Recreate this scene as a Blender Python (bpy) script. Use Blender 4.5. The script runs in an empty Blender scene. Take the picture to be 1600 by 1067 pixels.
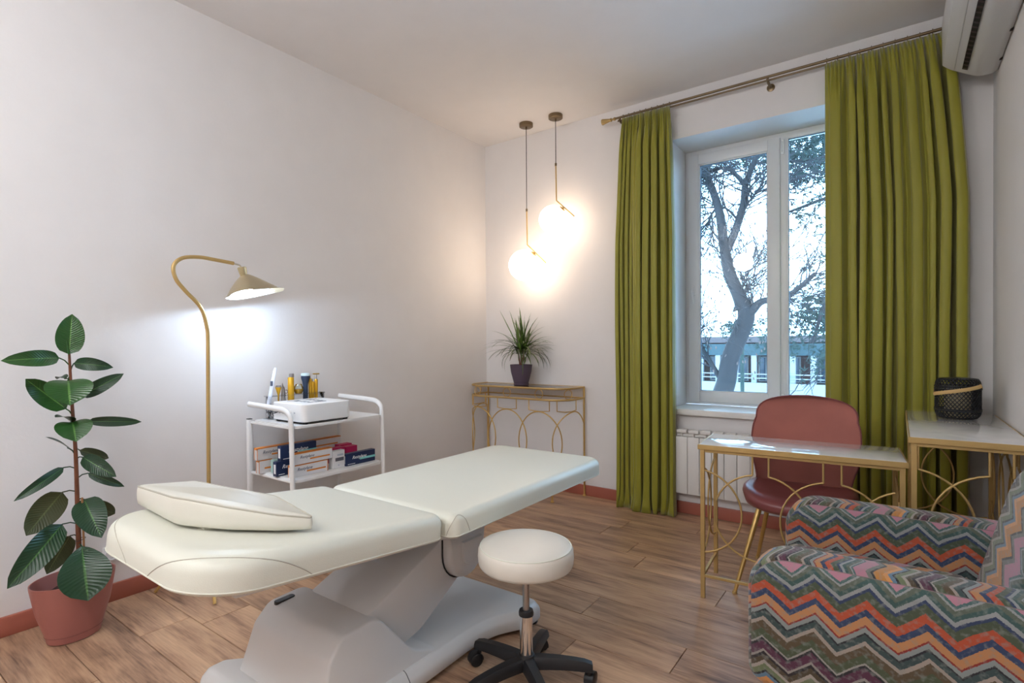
import bpy, bmesh, math, random
from math import sin, cos, pi, radians as R, sqrt
from mathutils import Vector as V, Matrix
random.seed(7)
scene = bpy.context.scene
COL = scene.collection

# ------------------------------------------------------------------ camera
cam_d = bpy.data.cameras.new('camera'); cam = bpy.data.objects.new('camera', cam_d); COL.objects.link(cam)
scene.camera = cam
yaw, pit, roll, foc = -.635611691, -.00941598, -.00680030, 837.297
fwd = V((sin(yaw)*cos(pit), cos(yaw)*cos(pit), sin(pit)))
right0 = V((cos(yaw), -sin(yaw), 0)); up0 = right0.cross(fwd)
# image is rotated by roll
rt = right0*cos(roll) + up0*sin(roll)
up = (up0*cos(roll) - right0*sin(roll))
M = Matrix((( rt.x, up.x, -fwd.x, 3.00479), (rt.y, up.y, -fwd.y, -3.82655), (rt.z, up.z, -fwd.z, 1.2), (0,0,0,1)))
cam.matrix_world = M
cam_d.sensor_fit = 'HORIZONTAL'; cam_d.sensor_width = 36.0
cam_d.lens = foc*36/1600
cam_d.shift_x = (800-785.29)/1600
cam_d.shift_y = (547.116-533.5)/1600
cam_d.clip_start = .02; cam_d.clip_end = 300

# ------------------------------------------------------------------ world, exposure, lights
scene.view_settings.view_transform = 'Standard'; scene.view_settings.look = 'None'
scene.view_settings.gamma = 1; scene.view_settings.use_curve_mapping = False
scene.view_settings.exposure = 0.12
w = bpy.data.worlds.new('overcast_sky'); scene.world = w; w.use_nodes = True
bg = w.node_tree.nodes['Background']; bg.inputs[0].default_value = (.50, .74, 1.0, 1); bg.inputs[1].default_value = 10.0

FILL = 40       # strength of the unseen fill globes added behind the viewpoint
def lamp(name, kind, loc, energy, color, **kw):
    d = bpy.data.lights.new(name, kind); d.energy = energy; d.color = color
    for k, v in kw.items(): setattr(d, k, v)
    o = bpy.data.objects.new(name, d); o.location = loc; COL.objects.link(o); return o
# general fill comes from globes added out of view behind the viewpoint (built with the other lamps)

# ------------------------------------------------------------------ materials
MATS = {}
def mat(name, col, rough=.6, metal=0, bump=0, bscale=40, var=0, vscale=6, coat=0, sheen=0, emit=None, estr=0, spec=.5, trans=0, ior=1.45, stretch=None):
    if name in MATS: return MATS[name]
    m = bpy.data.materials.new(name); m.use_nodes = True; nt = m.node_tree; b = nt.nodes['Principled BSDF']
    b.inputs['Base Color'].default_value = (*col, 1); b.inputs['Roughness'].default_value = rough
    b.inputs['Metallic'].default_value = metal; b.inputs['Specular IOR Level'].default_value = spec
    b.inputs['Coat Weight'].default_value = coat; b.inputs['Sheen Weight'].default_value = sheen
    b.inputs['Transmission Weight'].default_value = trans; b.inputs['IOR'].default_value = ior
    if emit: b.inputs['Emission Color'].default_value = (*emit, 1); b.inputs['Emission Strength'].default_value = estr
    tc = nt.nodes.new('ShaderNodeTexCoord'); src = tc.outputs['Object']
    if stretch:
        mp = nt.nodes.new('ShaderNodeMapping'); mp.inputs['Scale'].default_value = stretch
        nt.links.new(src, mp.inputs[0]); src = mp.outputs[0]
    n = nt.nodes.new('ShaderNodeTexNoise'); n.inputs['Scale'].default_value = vscale; n.inputs['Detail'].default_value = 4
    nt.links.new(src, n.inputs['Vector'])
    v = var if var else .03
    mx = nt.nodes.new('ShaderNodeMix'); mx.data_type = 'RGBA'
    mx.inputs[6].default_value = (*[c*(1-v) for c in col], 1); mx.inputs[7].default_value = (*[min(1, c*(1+v)) for c in col], 1)
    nt.links.new(n.outputs['Fac'], mx.inputs[0]); nt.links.new(mx.outputs[2], b.inputs['Base Color'])
    if bump:
        n2 = nt.nodes.new('ShaderNodeTexNoise'); n2.inputs['Scale'].default_value = bscale; n2.inputs['Detail'].default_value = 3
        nt.links.new(src, n2.inputs['Vector'])
        bp = nt.nodes.new('ShaderNodeBump'); bp.inputs['Strength'].default_value = bump; bp.inputs['Distance'].default_value = .004
        nt.links.new(n2.outputs['Fac'], bp.inputs['Height']); nt.links.new(bp.outputs[0], b.inputs['Normal'])
    MATS[name] = m; return m

wall_m = mat('wall_paint', (.80, .775, .765), .75, bump=.12, bscale=60)
ceil_m = mat('ceiling_paint', (.83, .805, .795), .8, bump=.08, bscale=40)
base_m = mat('terracotta_skirting', (.40, .125, .085), .35)
gold_m = mat('gold_metal', (.70, .47, .17), .36, metal=.75, var=.08, vscale=30)
goldp_m = mat('painted_gold', (.56, .38, .15), .42, metal=.5, var=.08, vscale=30)
bronze_m = mat('aged_bronze', (.20, .145, .085), .35, metal=.8, var=.1, vscale=40)
leather_m = mat('cream_leather', (.76, .76, .66), .38, bump=.10, bscale=420, var=.015)
leatherp_m = mat('cream_pillow_leather', (.74, .72, .63), .38, bump=.10, bscale=420, var=.015)
seam_m = mat('leather_seam', (.50, .47, .39), .6)
plast_m = mat('light_grey_plastic', (.66, .645, .63), .32, var=.01)
whitep_m = mat('white_plastic', (.86, .86, .86), .3)
white_m = mat('white_lacquer', (.80, .79, .78), .3)
black_m = mat('black_plastic', (.016, .016, .018), .42, bump=.05, bscale=200)
chrome_m = mat('chrome', (.8, .8, .8), .08, metal=1)
steel_m = mat('brushed_steel', (.45, .44, .43), .3, metal=1)
velvet_m = mat('dusty_rose_velvet', (.39, .13, .10), .75, sheen=.4, var=.18, vscale=7)
roseleather_m = mat('rose_leather_seat', (.25, .075, .075), .30, var=.08)
pot_m = mat('dusty_rose_pot', (.40, .15, .125), .38)
soil_m = mat('dark_soil', (.03, .012, .008), .95, bump=1, bscale=60)
purple_m = mat('dark_purple_pot', (.10, .068, .10), .55, bump=.4, bscale=180)
frame_m = mat('white_pvc_frame', (.78, .78, .79), .28)
sill_m = mat('window_sill_white', (.84, .83, .80), .3)
radi_m = mat('radiator_enamel', (.80, .78, .75), .35)
seal_m = mat('dark_seal', (.03, .05, .08), .6)
socket_m = mat('socket_white', (.8, .8, .8), .35)
basket_m = mat('black_woven_cane', (.012, .014, .018), .45)
cane_m = mat('tan_cane_handle', (.60, .40, .16), .5)
shade_m = mat('champagne_shade', (.50, .42, .28), .32, metal=.55)

def curtain_mat():
    m = mat('olive_velvet', (.265, .245, .014), .5, sheen=.4, var=.08, vscale=3, bump=.06, bscale=300)
    return m
curt_m = curtain_mat()

def wood_mat():
    m = bpy.data.materials.new('oak_laminate'); m.use_nodes = True; nt = m.node_tree; N = nt.nodes; L = nt.links
    b = N['Principled BSDF']; b.inputs['Roughness'].default_value = .38
    tc = N.new('ShaderNodeTexCoord'); oi = N.new('ShaderNodeObjectInfo')
    off = N.new('ShaderNodeVectorMath'); off.operation = 'MULTIPLY_ADD'
    comb = N.new('ShaderNodeCombineXYZ')
    for i in range(3): L.new(oi.outputs['Random'], comb.inputs[i])
    off.inputs[1].default_value = (37, 51, 23); L.new(comb.outputs[0], off.inputs[0]); L.new(tc.outputs['Object'], off.inputs[2])
    mp = N.new('ShaderNodeMapping'); mp.inputs['Scale'].default_value = (1.0, 6.5, 1); L.new(off.outputs[0], mp.inputs[0])
    # large cathedral figure
    n1 = N.new('ShaderNodeTexNoise'); n1.inputs['Scale'].default_value = 1.6; n1.inputs['Detail'].default_value = 3; n1.inputs['Distortion'].default_value = 1.2
    L.new(mp.outputs[0], n1.inputs['Vector'])
    mul = N.new('ShaderNodeMath'); mul.operation = 'MULTIPLY'; mul.inputs[1].default_value = 16; L.new(n1.outputs['Fac'], mul.inputs[0])
    sn = N.new('ShaderNodeMath'); sn.operation = 'SINE'; L.new(mul.outputs[0], sn.inputs[0])
    # fine grain
    mp2 = N.new('ShaderNodeMapping'); mp2.inputs['Scale'].default_value = (3, 60, 1); L.new(off.outputs[0], mp2.inputs[0])
    n2 = N.new('ShaderNodeTexNoise'); n2.inputs['Scale'].default_value = 3; n2.inputs['Detail'].default_value = 5; L.new(mp2.outputs[0], n2.inputs['Vector'])
    # dark smoky patches
    mp3 = N.new('ShaderNodeMapping'); mp3.inputs['Scale'].default_value = (1.3, 8, 1); L.new(off.outputs[0], mp3.inputs[0])
    n3 = N.new('ShaderNodeTexNoise'); n3.inputs['Scale'].default_value = 1.5; n3.inputs['Detail'].default_value = 6; n3.inputs['Roughness'].default_value = .62; L.new(mp3.outputs[0], n3.inputs['Vector'])
    a = N.new('ShaderNodeMath'); a.operation = 'MULTIPLY_ADD'; a.inputs[1].default_value = .06; L.new(sn.outputs[0], a.inputs[0])
    c = N.new('ShaderNodeMath'); c.operation = 'MULTIPLY_ADD'; c.inputs[1].default_value = .40; c.inputs[2].default_value = -.16; L.new(n2.outputs['Fac'], c.inputs[0])
    L.new(c.outputs[0], a.inputs[2])
    d = N.new('ShaderNodeMath'); d.operation = 'MULTIPLY_ADD'; d.inputs[1].default_value = .95; L.new(n3.outputs['Fac'], d.inputs[0]); L.new(a.outputs[0], d.inputs[2])
    cr = N.new('ShaderNodeValToRGB'); e = cr.color_ramp.elements
    e[0].position = .26; e[0].color = (.13, .070, .044, 1); e[1].position = .80; e[1].color = (.66, .43, .265, 1)
    x = e.new(.42); x.color = (.335, .195, .122, 1); x = e.new(.56); x.color = (.49, .30, .185, 1)
    L.new(d.outputs[0], cr.inputs[0])
    hv = N.new('ShaderNodeHueSaturation'); L.new(cr.outputs[0], hv.inputs['Color'])
    mr = N.new('ShaderNodeMapRange'); mr.inputs[3].default_value = .88; mr.inputs[4].default_value = 1.12; L.new(oi.outputs['Random'], mr.inputs[0]); L.new(mr.outputs[0], hv.inputs['Value'])
    L.new(hv.outputs[0], b.inputs['Base Color'])
    bp = N.new('ShaderNodeBump'); bp.inputs['Strength'].default_value = .12; bp.inputs['Distance'].default_value = .002; L.new(n2.outputs['Fac'], bp.inputs['Height']); L.new(bp.outputs[0], b.inputs['Normal'])
    return m
wood_m = wood_mat()

def marble_mat():
    m = bpy.data.materials.new('white_marble'); m.use_nodes = True; nt = m.node_tree; N = nt.nodes; L = nt.links
    b = N['Principled BSDF']; b.inputs['Roughness'].default_value = .06; b.inputs['Coat Weight'].default_value = .5; b.inputs['Coat Roughness'].default_value = .03
    tc = N.new('ShaderNodeTexCoord'); n = N.new('ShaderNodeTexNoise'); n.inputs['Scale'].default_value = 4; n.inputs['Detail'].default_value = 8; n.inputs['Distortion'].default_value = 1.5
    L.new(tc.outputs['Object'], n.inputs['Vector']); cr = N.new('ShaderNodeValToRGB'); e = cr.color_ramp.elements
    e[0].position = .35; e[0].color = (.66, .66, .66, 1); e[1].position = .6; e[1].color = (.82, .81, .79, 1)
    L.new(n.outputs['Fac'], cr.inputs[0]); L.new(cr.outputs[0], b.inputs['Base Color']); return m
marble_m = marble_mat()

def glass_mat(name, tint=(1, 1, 1), rough=0):
    m = bpy.data.materials.new(name); m.use_nodes = True; nt = m.node_tree; N = nt.nodes; L = nt.links
    N.remove(N['Principled BSDF']); out = N['Material Output']
    t = N.new('ShaderNodeBsdfTransparent'); t.inputs[0].default_value = (*tint, 1)
    g = N.new('ShaderNodeBsdfGlossy'); g.inputs['Roughness'].default_value = rough
    f = N.new('ShaderNodeFresnel'); f.inputs[0].default_value = 1.45; mx = N.new('ShaderNodeMixShader')
    L.new(f.outputs[0], mx.inputs[0]); L.new(t.outputs[0], mx.inputs[1]); L.new(g.outputs[0], mx.inputs[2]); L.new(mx.outputs[0], out.inputs[0]); return m
pane_m = glass_mat('window_glass', (.84, .94, .99)); clear_m = glass_mat('clear_glass', (.9, .94, .93)); acryl_m = glass_mat('acrylic', (.97, .98, 1))

def leaf_mat(name, top, under, vein, gloss=.28):
    m = bpy.data.materials.new(name); m.use_nodes = True; nt = m.node_tree; N = nt.nodes; L = nt.links
    b = N['Principled BSDF']; b.inputs['Roughness'].default_value = gloss
    ge = N.new('ShaderNodeNewGeometry'); mx = N.new('ShaderNodeMix'); mx.data_type = 'RGBA'
    mx.inputs[6].default_value = (*top, 1); mx.inputs[7].default_value = (*under, 1); L.new(ge.outputs['Backfacing'], mx.inputs[0])
    uv = N.new('ShaderNodeTexCoord'); sp = N.new('ShaderNodeSeparateXYZ'); L.new(uv.outputs['UV'], sp.inputs[0])
    # vein: |u-.5| small
    s = N.new('ShaderNodeMath'); s.operation = 'SUBTRACT'; s.inputs[1].default_value = .5; L.new(sp.outputs[0], s.inputs[0])
    ab = N.new('ShaderNodeMath'); ab.operation = 'ABSOLUTE'; L.new(s.outputs[0], ab.inputs[0])
    lt = N.new('ShaderNodeMath'); lt.operation = 'LESS_THAN'; lt.inputs[1].default_value = .025; L.new(ab.outputs[0], lt.inputs[0])
    m2 = N.new('ShaderNodeMix'); m2.data_type = 'RGBA'; L.new(lt.outputs[0], m2.inputs[0]); L.new(mx.outputs[2], m2.inputs[6]); m2.inputs[7].default_value = (*vein, 1)
    L.new(m2.outputs[2], b.inputs['Base Color'])
    wv = N.new('ShaderNodeMath'); wv.operation = 'MULTIPLY_ADD'; wv.inputs[1].default_value = 110; L.new(sp.outputs[1], wv.inputs[0])
    k = N.new('ShaderNodeMath'); k.operation = 'MULTIPLY'; k.inputs[1].default_value = -40; L.new(ab.outputs[0], k.inputs[0]); L.new(k.outputs[0], wv.inputs[2])
    si = N.new('ShaderNodeMath'); si.operation = 'SINE'; L.new(wv.outputs[0], si.inputs[0])
    bp = N.new('ShaderNodeBump'); bp.inputs['Strength'].default_value = .35; bp.inputs['Distance'].default_value = .001; L.new(si.outputs[0], bp.inputs['Height']); L.new(bp.outputs[0], b.inputs['Normal'])
    return m
ficus_m = leaf_mat('ficus_leaf_dark', (.014, .050, .020), (.045, .065, .016), (.06, .16, .04))
ficusb_m = leaf_mat('ficus_leaf_fresh', (.020, .085, .014), (.05, .11, .02), (.10, .24, .05))
ficusu_m = leaf_mat('ficus_leaf_underside', (.040, .052, .014), (.040, .052, .014), (.09, .12, .04), .45)
drac_m = leaf_mat('dracaena_leaf', (.13, .23, .04), (.10, .15, .04), (.18, .30, .06), .4)
dracb_m = leaf_mat('dracaena_leaf_dark', (.065, .105, .028), (.06, .08, .03), (.09, .13, .04), .4)
stem_m = mat('ficus_stem', (.16, .055, .025), .7, var=.5, vscale=30, bump=.5, bscale=80)

# chevron velvet of the armchair
def chevron_mat():
    m = bpy.data.materials.new('chevron_velvet'); m.use_nodes = True; nt = m.node_tree; N = nt.nodes; L = nt.links
    b = N['Principled BSDF']; b.inputs['Roughness'].default_value = .8; b.inputs['Sheen Weight'].default_value = .25
    def math_(op, a=None, b_=None, c=None):
        n = N.new('ShaderNodeMath'); n.operation = op
        for i, v in enumerate((a, b_, c)):
            if v is None: continue
            if isinstance(v, (int, float)): n.inputs[i].default_value = v
            else: L.new(v, n.inputs[i])
        return n.outputs[0]
    uv = N.new('ShaderNodeTexCoord'); sp = N.new('ShaderNodeSeparateXYZ'); L.new(uv.outputs['UV'], sp.inputs[0])
    u, v = sp.outputs[0], sp.outputs[1]
    nz = N.new('ShaderNodeTexNoise'); nz.inputs['Scale'].default_value = 5; nz.inputs['Detail'].default_value = 1; L.new(uv.outputs['UV'], nz.inputs['Vector'])
    uu = math_('MULTIPLY_ADD', nz.outputs['Fac'], .05, u)
    pp = math_('PINGPONG', uu, .062)            # zigzag of half period 6.2 cm
    zz = math_('MULTIPLY', pp, .74)
    nl = N.new('ShaderNodeTexNoise'); nl.inputs['Scale'].default_value = 3.2; nl.inputs['Detail'].default_value = 0; L.new(uv.outputs['UV'], nl.inputs['Vector'])
    nf = N.new('ShaderNodeTexNoise'); nf.inputs['Scale'].default_value = 260; nf.inputs['Detail'].default_value = 2; L.new(uv.outputs['UV'], nf.inputs['Vector'])
    h = math_('ADD', v, zz)
    h = math_('MULTIPLY_ADD', nl.outputs['Fac'], .05, h)
    h = math_('MULTIPLY_ADD', nf.outputs['Fac'], .006, h)
    fr = math_('FRACT', math_('MULTIPLY', h, 1/.46))
    cols = [ # distance from start (mm of 460) -> colour, from bottom to top
      (0, (.60,.26,.08)), (14, (.10,.18,.26)), (26, (.02,.02,.025)), (34, (.20,.24,.12)), (52, (.50,.44,.38)), (62, (.10,.07,.035)),
      (78, (.02,.015,.02)), (88, (.42,.38,.34)), (94, (.12,.03,.07)), (118, (.02,.02,.025)), (124, (.45,.42,.38)), (130, (.09,.12,.06)),
      (150, (.13,.09,.045)), (172, (.48,.40,.34)), (183, (.05,.09,.09)), (198, (.02,.02,.03)), (204, (.34,.38,.37)), (217, (.34,.03,.02)),
      (222, (.66,.30,.12)), (244, (.035,.065,.16)), (260, (.60,.10,.035)), (282, (.085,.115,.065)), (302, (.035,.06,.15)), (312, (.40,.42,.42)),
      (322, (.055,.125,.115)), (336, (.13,.16,.12)), (348, (.40,.42,.42)), (353, (.08,.17,.17)), (360, (.62,.28,.36)), (404, (.20,.21,.18)),
      (420, (.03,.03,.03)), (428, (.68,.29,.06))]
    cr = N.new('ShaderNodeValToRGB'); cr.color_ramp.interpolation = 'CONSTANT'; e = cr.color_ramp.elements
    e[0].position = 0; e[0].color = (*cols[0][1], 1); e[1].position = cols[1][0]/460; e[1].color = (*cols[1][1], 1)
    for p, c in cols[2:]:
        x = e.new(p/460); x.color = (*[q*.66 for q in c], 1)
    L.new(fr, cr.inputs[0])
    # worn / hatched streaks
    ns = N.new('ShaderNodeTexNoise'); ns.inputs['Scale'].default_value = 70; ns.inputs['Detail'].default_value = 4; L.new(uv.outputs['UV'], ns.inputs['Vector'])
    r2 = N.new('ShaderNodeMapRange'); r2.inputs[1].default_value = .50; r2.inputs[2].default_value = .70; r2.inputs[3].default_value = 0; r2.inputs[4].default_value = .55; L.new(ns.outputs['Fac'], r2.inputs[0])
    mx = N.new('ShaderNodeMix'); mx.data_type = 'RGBA'; L.new(r2.outputs[0], mx.inputs[0]); L.new(cr.outputs[0], mx.inputs[6]); mx.inputs[7].default_value = (.22, .235, .22, 1)
    L.new(mx.outputs[2], b.inputs['Base Color']); return m
chev_m = chevron_mat()

# ------------------------------------------------------------------ mesh helpers
def link(name, me, parent=None, m=None, smooth=35):
    if m: me.materials.append(m)
    if smooth:
        me.polygons.foreach_set('use_smooth', [True]*len(me.polygons)); me.set_sharp_from_angle(angle=R(smooth))
    o = bpy.data.objects.new(name, me); COL.objects.link(o)
    if parent: o.parent = parent
    return o
def wloc(p):
    t = V((0, 0, 0))
    while p: t += p.location; p = p.parent
    return t
def orient(bm):
    bmesh.ops.recalc_face_normals(bm, faces=bm.faces)
    if all(len(e.link_faces) == 2 for e in bm.edges) and bm.calc_volume(signed=True) < 0:
        bmesh.ops.reverse_faces(bm, faces=bm.faces)
class MB:
    """collects shapes in world (or root-local) coordinates"""
    def __init__(s): s.bm = bmesh.new(); s.uv = s.bm.loops.layers.uv.new('UVMap')
    def grid(s, rows, closed_u=False, closed_v=False, uvs=None):
        bv = [[s.bm.verts.new(p) for p in r] for r in rows]; nr, nc = len(rows), len(rows[0])
        for i in range(nr if closed_v else nr-1):
            for j in range(nc if closed_u else nc-1):
                i2, j2 = (i+1) % nr, (j+1) % nc
                try: f = s.bm.faces.new((bv[i][j], bv[i][j2], bv[i2][j2], bv[i2][j]))
                except ValueError: continue
                if uvs:
                    for l, (a, b) in zip(f.loops, ((i, j), (i, j+1), (i+1, j+1), (i+1, j))):
                        l[s.uv].uv = (uvs[1][min(b, nc-1)] if b < nc else 1, uvs[0][min(a, nr-1)])
        return bv
    def box(s, c, d, bev=0, seg=2, rot=None, taper=None):
        r = bmesh.ops.create_cube(s.bm, size=1); vs = r['verts']
        for v in vs:
            k = 1
            if taper and v.co.z > 0: k = taper
            v.co = V((v.co.x*d[0]*k, v.co.y*d[1]*k, v.co.z*d[2]))
        if bev:
            es = list({e for v in vs for e in v.link_edges})
            r2 = bmesh.ops.bevel(s.bm, geom=es, offset=bev, segments=seg, profile=.5, affect='EDGES')
            vs = list({v for v in vs if v.is_valid} | set(r2['verts']))
        for v in vs:
            if rot: v.co = rot @ v.co
            v.co += V(c)
        return s
    def b2(s, lo, hi, bev=0, seg=2):
        return s.box([(a+b)/2 for a, b in zip(lo, hi)], [b-a for a, b in zip(lo, hi)], bev, seg)
    def tube(s, pts, r, seg=8, closed=False, caps=True, flat=None):
        pts = [V(p) for p in pts]; n = len(pts); rs = r if isinstance(r, (list, tuple)) else [r]*n
        tg = []
        for i in range(n):
            a = pts[(i-1) % n] if (closed or i) else pts[i]; b = pts[(i+1) % n] if (closed or i < n-1) else pts[i]
            tg.append((b-a).normalized())
        t0 = tg[0]; ref = V((0, 0, 1)) if abs(t0.z) < .9 else V((1, 0, 0))
        nn = (ref - t0*ref.dot(t0)).normalized(); rows = []
        for i in range(n):
            nn = (nn - tg[i]*nn.dot(tg[i])).normalized(); bb = tg[i].cross(nn)
            if flat: rows.append([pts[i] + nn*rs[i]*cos(2*pi*k/seg)*flat[0] + bb*rs[i]*sin(2*pi*k/seg)*flat[1] for k in range(seg)])
            else: rows.append([pts[i] + nn*rs[i]*cos(2*pi*(k+.5)/seg) + bb*rs[i]*sin(2*pi*(k+.5)/seg) for k in range(seg)])
        bv = s.grid(rows, closed_u=True, closed_v=closed)
        if caps and not closed:
            s.bm.faces.new(list(reversed(bv[0]))); s.bm.faces.new(bv[-1])
        return s
    def lathe(s, prof, c=(0, 0, 0), seg=32, sx=1, sy=1, ax=None, cap=True):
        rows = [[V((r*cos(2*pi*k/seg)*sx, r*sin(2*pi*k/seg)*sy, z)) for k in range(seg)] for r, z in prof]
        if ax: rows = [[ax @ p for p in r] for r in rows]
        rows = [[p + V(c) for p in r] for r in rows]
        bv = s.grid(rows, closed_u=True)
        if cap:
            s.bm.faces.new(list(reversed(bv[0]))); s.bm.faces.new(bv[-1])
        return s
    def pad(s, outline, levels, fn=None):
        """outline: CCW 2-D polygon; levels [(inset, h)]; fn maps (u,v,h) to 3-D"""
        n = len(outline); P = [V((p[0], p[1])) for p in outline]; nor = []
        for i in range(n):
            t = (P[(i+1) % n]-P[i-1]).normalized(); nor.append(V((-t.y, t.x)))
        fn = fn or (lambda u, v, h: (u, v, h)); rows = []
        cen = sum(P, V((0, 0)))/n
        for lv_ in levels:
            ins, h = lv_[:2]; sc_ = lv_[2] if len(lv_) > 2 else 1
            rows.append([V(fn(*(cen+(P[i]+nor[i]*ins-cen)*sc_), h)) for i in range(n)])
        bv = s.grid(rows, closed_u=True)
        s.bm.faces.new(list(reversed(bv[0]))); s.bm.faces.new(bv[-1])
        s.rows = rows; return s
    def sphere(s, c, r, seg=24, rings=14, sc=(1, 1, 1)):
        rows = [[V((c[0]+r*sc[0]*sin(pi*i/rings)*cos(2*pi*k/seg), c[1]+r*sc[1]*sin(pi*i/rings)*sin(2*pi*k/seg), c[2]-r*sc[2]*cos(pi*i/rings))) for k in range(seg)] for i in range(1, rings)]
        bv = s.grid(rows, closed_u=True)
        for row, z, fl in ((bv[0], c[2]-r*sc[2], 1), (bv[-1], c[2]+r*sc[2], 0)):
            t = s.bm.verts.new((c[0], c[1], z))
            for k in range(seg):
                a, b = row[k], row[(k+1) % seg]; s.bm.faces.new((b, a, t) if fl else (a, b, t))
        return s
    def done(s, name, m, parent=None, smooth=35, local=False, fix=True):
        if fix: orient(s.bm)
        me = bpy.data.meshes.new(name)
        if parent is not None and not local:
            off = wloc(parent)
            for v in s.bm.verts: v.co -= off
        s.bm.to_mesh(me); s.bm.free()
        return link(name, me, parent, m, smooth)
def top(s, name, m, label, cat, group=None, loc=None, smooth=35, kind=None, fix=True):
    """a top-level single mesh with its origin at its base"""
    if fix: orient(s.bm)
    if loc is None:
        xs = [v.co for v in s.bm.verts]; lo = [min(c[i] for c in xs) for i in range(3)]; hi = [max(c[i] for c in xs) for i in range(3)]
        loc = ((lo[0]+hi[0])/2, (lo[1]+hi[1])/2, lo[2])
    for v in s.bm.verts: v.co -= V(loc)
    me = bpy.data.meshes.new(name); s.bm.to_mesh(me); s.bm.free(); o = link(name, me, None, m, smooth); o.location = loc
    tag(o, label, cat, group, kind); return o
def tag(o, label=None, cat=None, group=None, kind=None):
    if label: o['label'] = label
    if cat: o['category'] = cat
    if group: o['group'] = group
    if kind: o['kind'] = kind
    return o
def thing(name, label, cat, loc, group=None):
    o = bpy.data.objects.new(name, None); o.empty_display_size = .05; COL.objects.link(o); o.location = loc
    return tag(o, label, cat, group)
def rrect(x0, y0, x1, y1, r, seg=8):
    if not isinstance(r, (list, tuple)): r = [r]*4
    pts = []
    for (cx, cy, a0, q) in ((x0, y0, pi, r[0]), (x1, y0, 1.5*pi, r[1]), (x1, y1, 0, r[2]), (x0, y1, .5*pi, r[3])):
        sx = 1 if cx == x0 else -1; sy = 1 if cy == y0 else -1
        for k in range(seg+1):
            a = a0 + .5*pi*k/seg; pts.append((cx+sx*q+q*cos(a), cy+sy*q+q*sin(a)))
    return pts
def fillet(pts, n=5):
    """polygon [(x, y, r)] with rounded corners, returned CCW"""
    P = [V((p[0], p[1])) for p in pts]; out = []; m = len(P)
    for i in range(m):
        a, b, c = P[i-1], P[i], P[(i+1) % m]; r_ = pts[i][2] if len(pts[i]) > 2 else .01
        d1 = (a-b); d2 = (c-b); l1, l2 = d1.length, d2.length; d1.normalize(); d2.normalize()
        an = math.acos(max(-1, min(1, d1.dot(d2))))
        if an > pi-.03: out.append((b.x, b.y)); continue
        tl = min(r_/math.tan(an/2), l1*.48, l2*.48); rr = tl*math.tan(an/2)
        ce = b+(d1+d2).normalized()*(rr/sin(an/2)); p0 = b+d1*tl-ce; p1 = b+d2*tl-ce
        a0 = math.atan2(p0.y, p0.x); a1 = math.atan2(p1.y, p1.x); da = (a1-a0+pi) % (2*pi)-pi
        for k in range(n+1): t = a0+da*k/n; out.append((ce.x+rr*cos(t), ce.y+rr*sin(t)))
    ar = sum(out[i-1][0]*out[i][1]-out[i][0]*out[i-1][1] for i in range(len(out)))
    return out if ar > 0 else out[::-1]
def roundlv(h0, h1, r0, r1, seg=5, crown=0, cins=(.05, .12)):
    lv = []
    for k in range(seg+1):
        a = .5*pi*(1-k/seg); lv.append((r0*(1-cos(a)), h0+r0*(1-sin(a))))
    for k in range(seg+1):
        a = .5*pi*k/seg; lv.append((r1*(1-cos(a)), h1-r1*(1-sin(a))))
    if crown:
        for q, sc_ in ((.5, .92), (.85, .80), (1, .62)): lv.append((r1, h1+crown*q, sc_))
    return lv
def catmull(pts, n=8, closed=False):
    P = [V(p) for p in pts]; out = []; m = len(P)
    rng = range(m) if closed else range(m-1)
    for i in rng:
        p0 = P[i-1] if (i or closed) else P[0]; p1 = P[i]; p2 = P[(i+1) % m]; p3 = P[(i+2) % m] if (closed or i+2 < m) else P[-1]
        for k in range(n):
            t = k/n; out.append(.5*((2*p1)+(p2-p0)*t+(2*p0-5*p1+4*p2-p3)*t*t+(3*p1-p0-3*p2+p3)*t**3))
    if not closed: out.append(P[-1])
    return out
def text_mesh(name, body, size, M4, m, parent, shear=0, ext=.0004):
    cu = bpy.data.curves.new(name, 'FONT'); cu.body = body; cu.size = size; cu.extrude = ext; cu.shear = shear; cu.resolution_u = 2
    to = bpy.data.objects.new('tmp', cu); COL.objects.link(to)
    dg = bpy.context.evaluated_depsgraph_get(); dg.update()
    me = bpy.data.meshes.new_from_object(to.evaluated_get(dg)); bpy.data.objects.remove(to)
    me.transform(M4); me.transform(Matrix.Translation(-wloc(parent))); me.name = name; me.materials.clear()
    return link(name, me, parent, m, 0)

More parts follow.
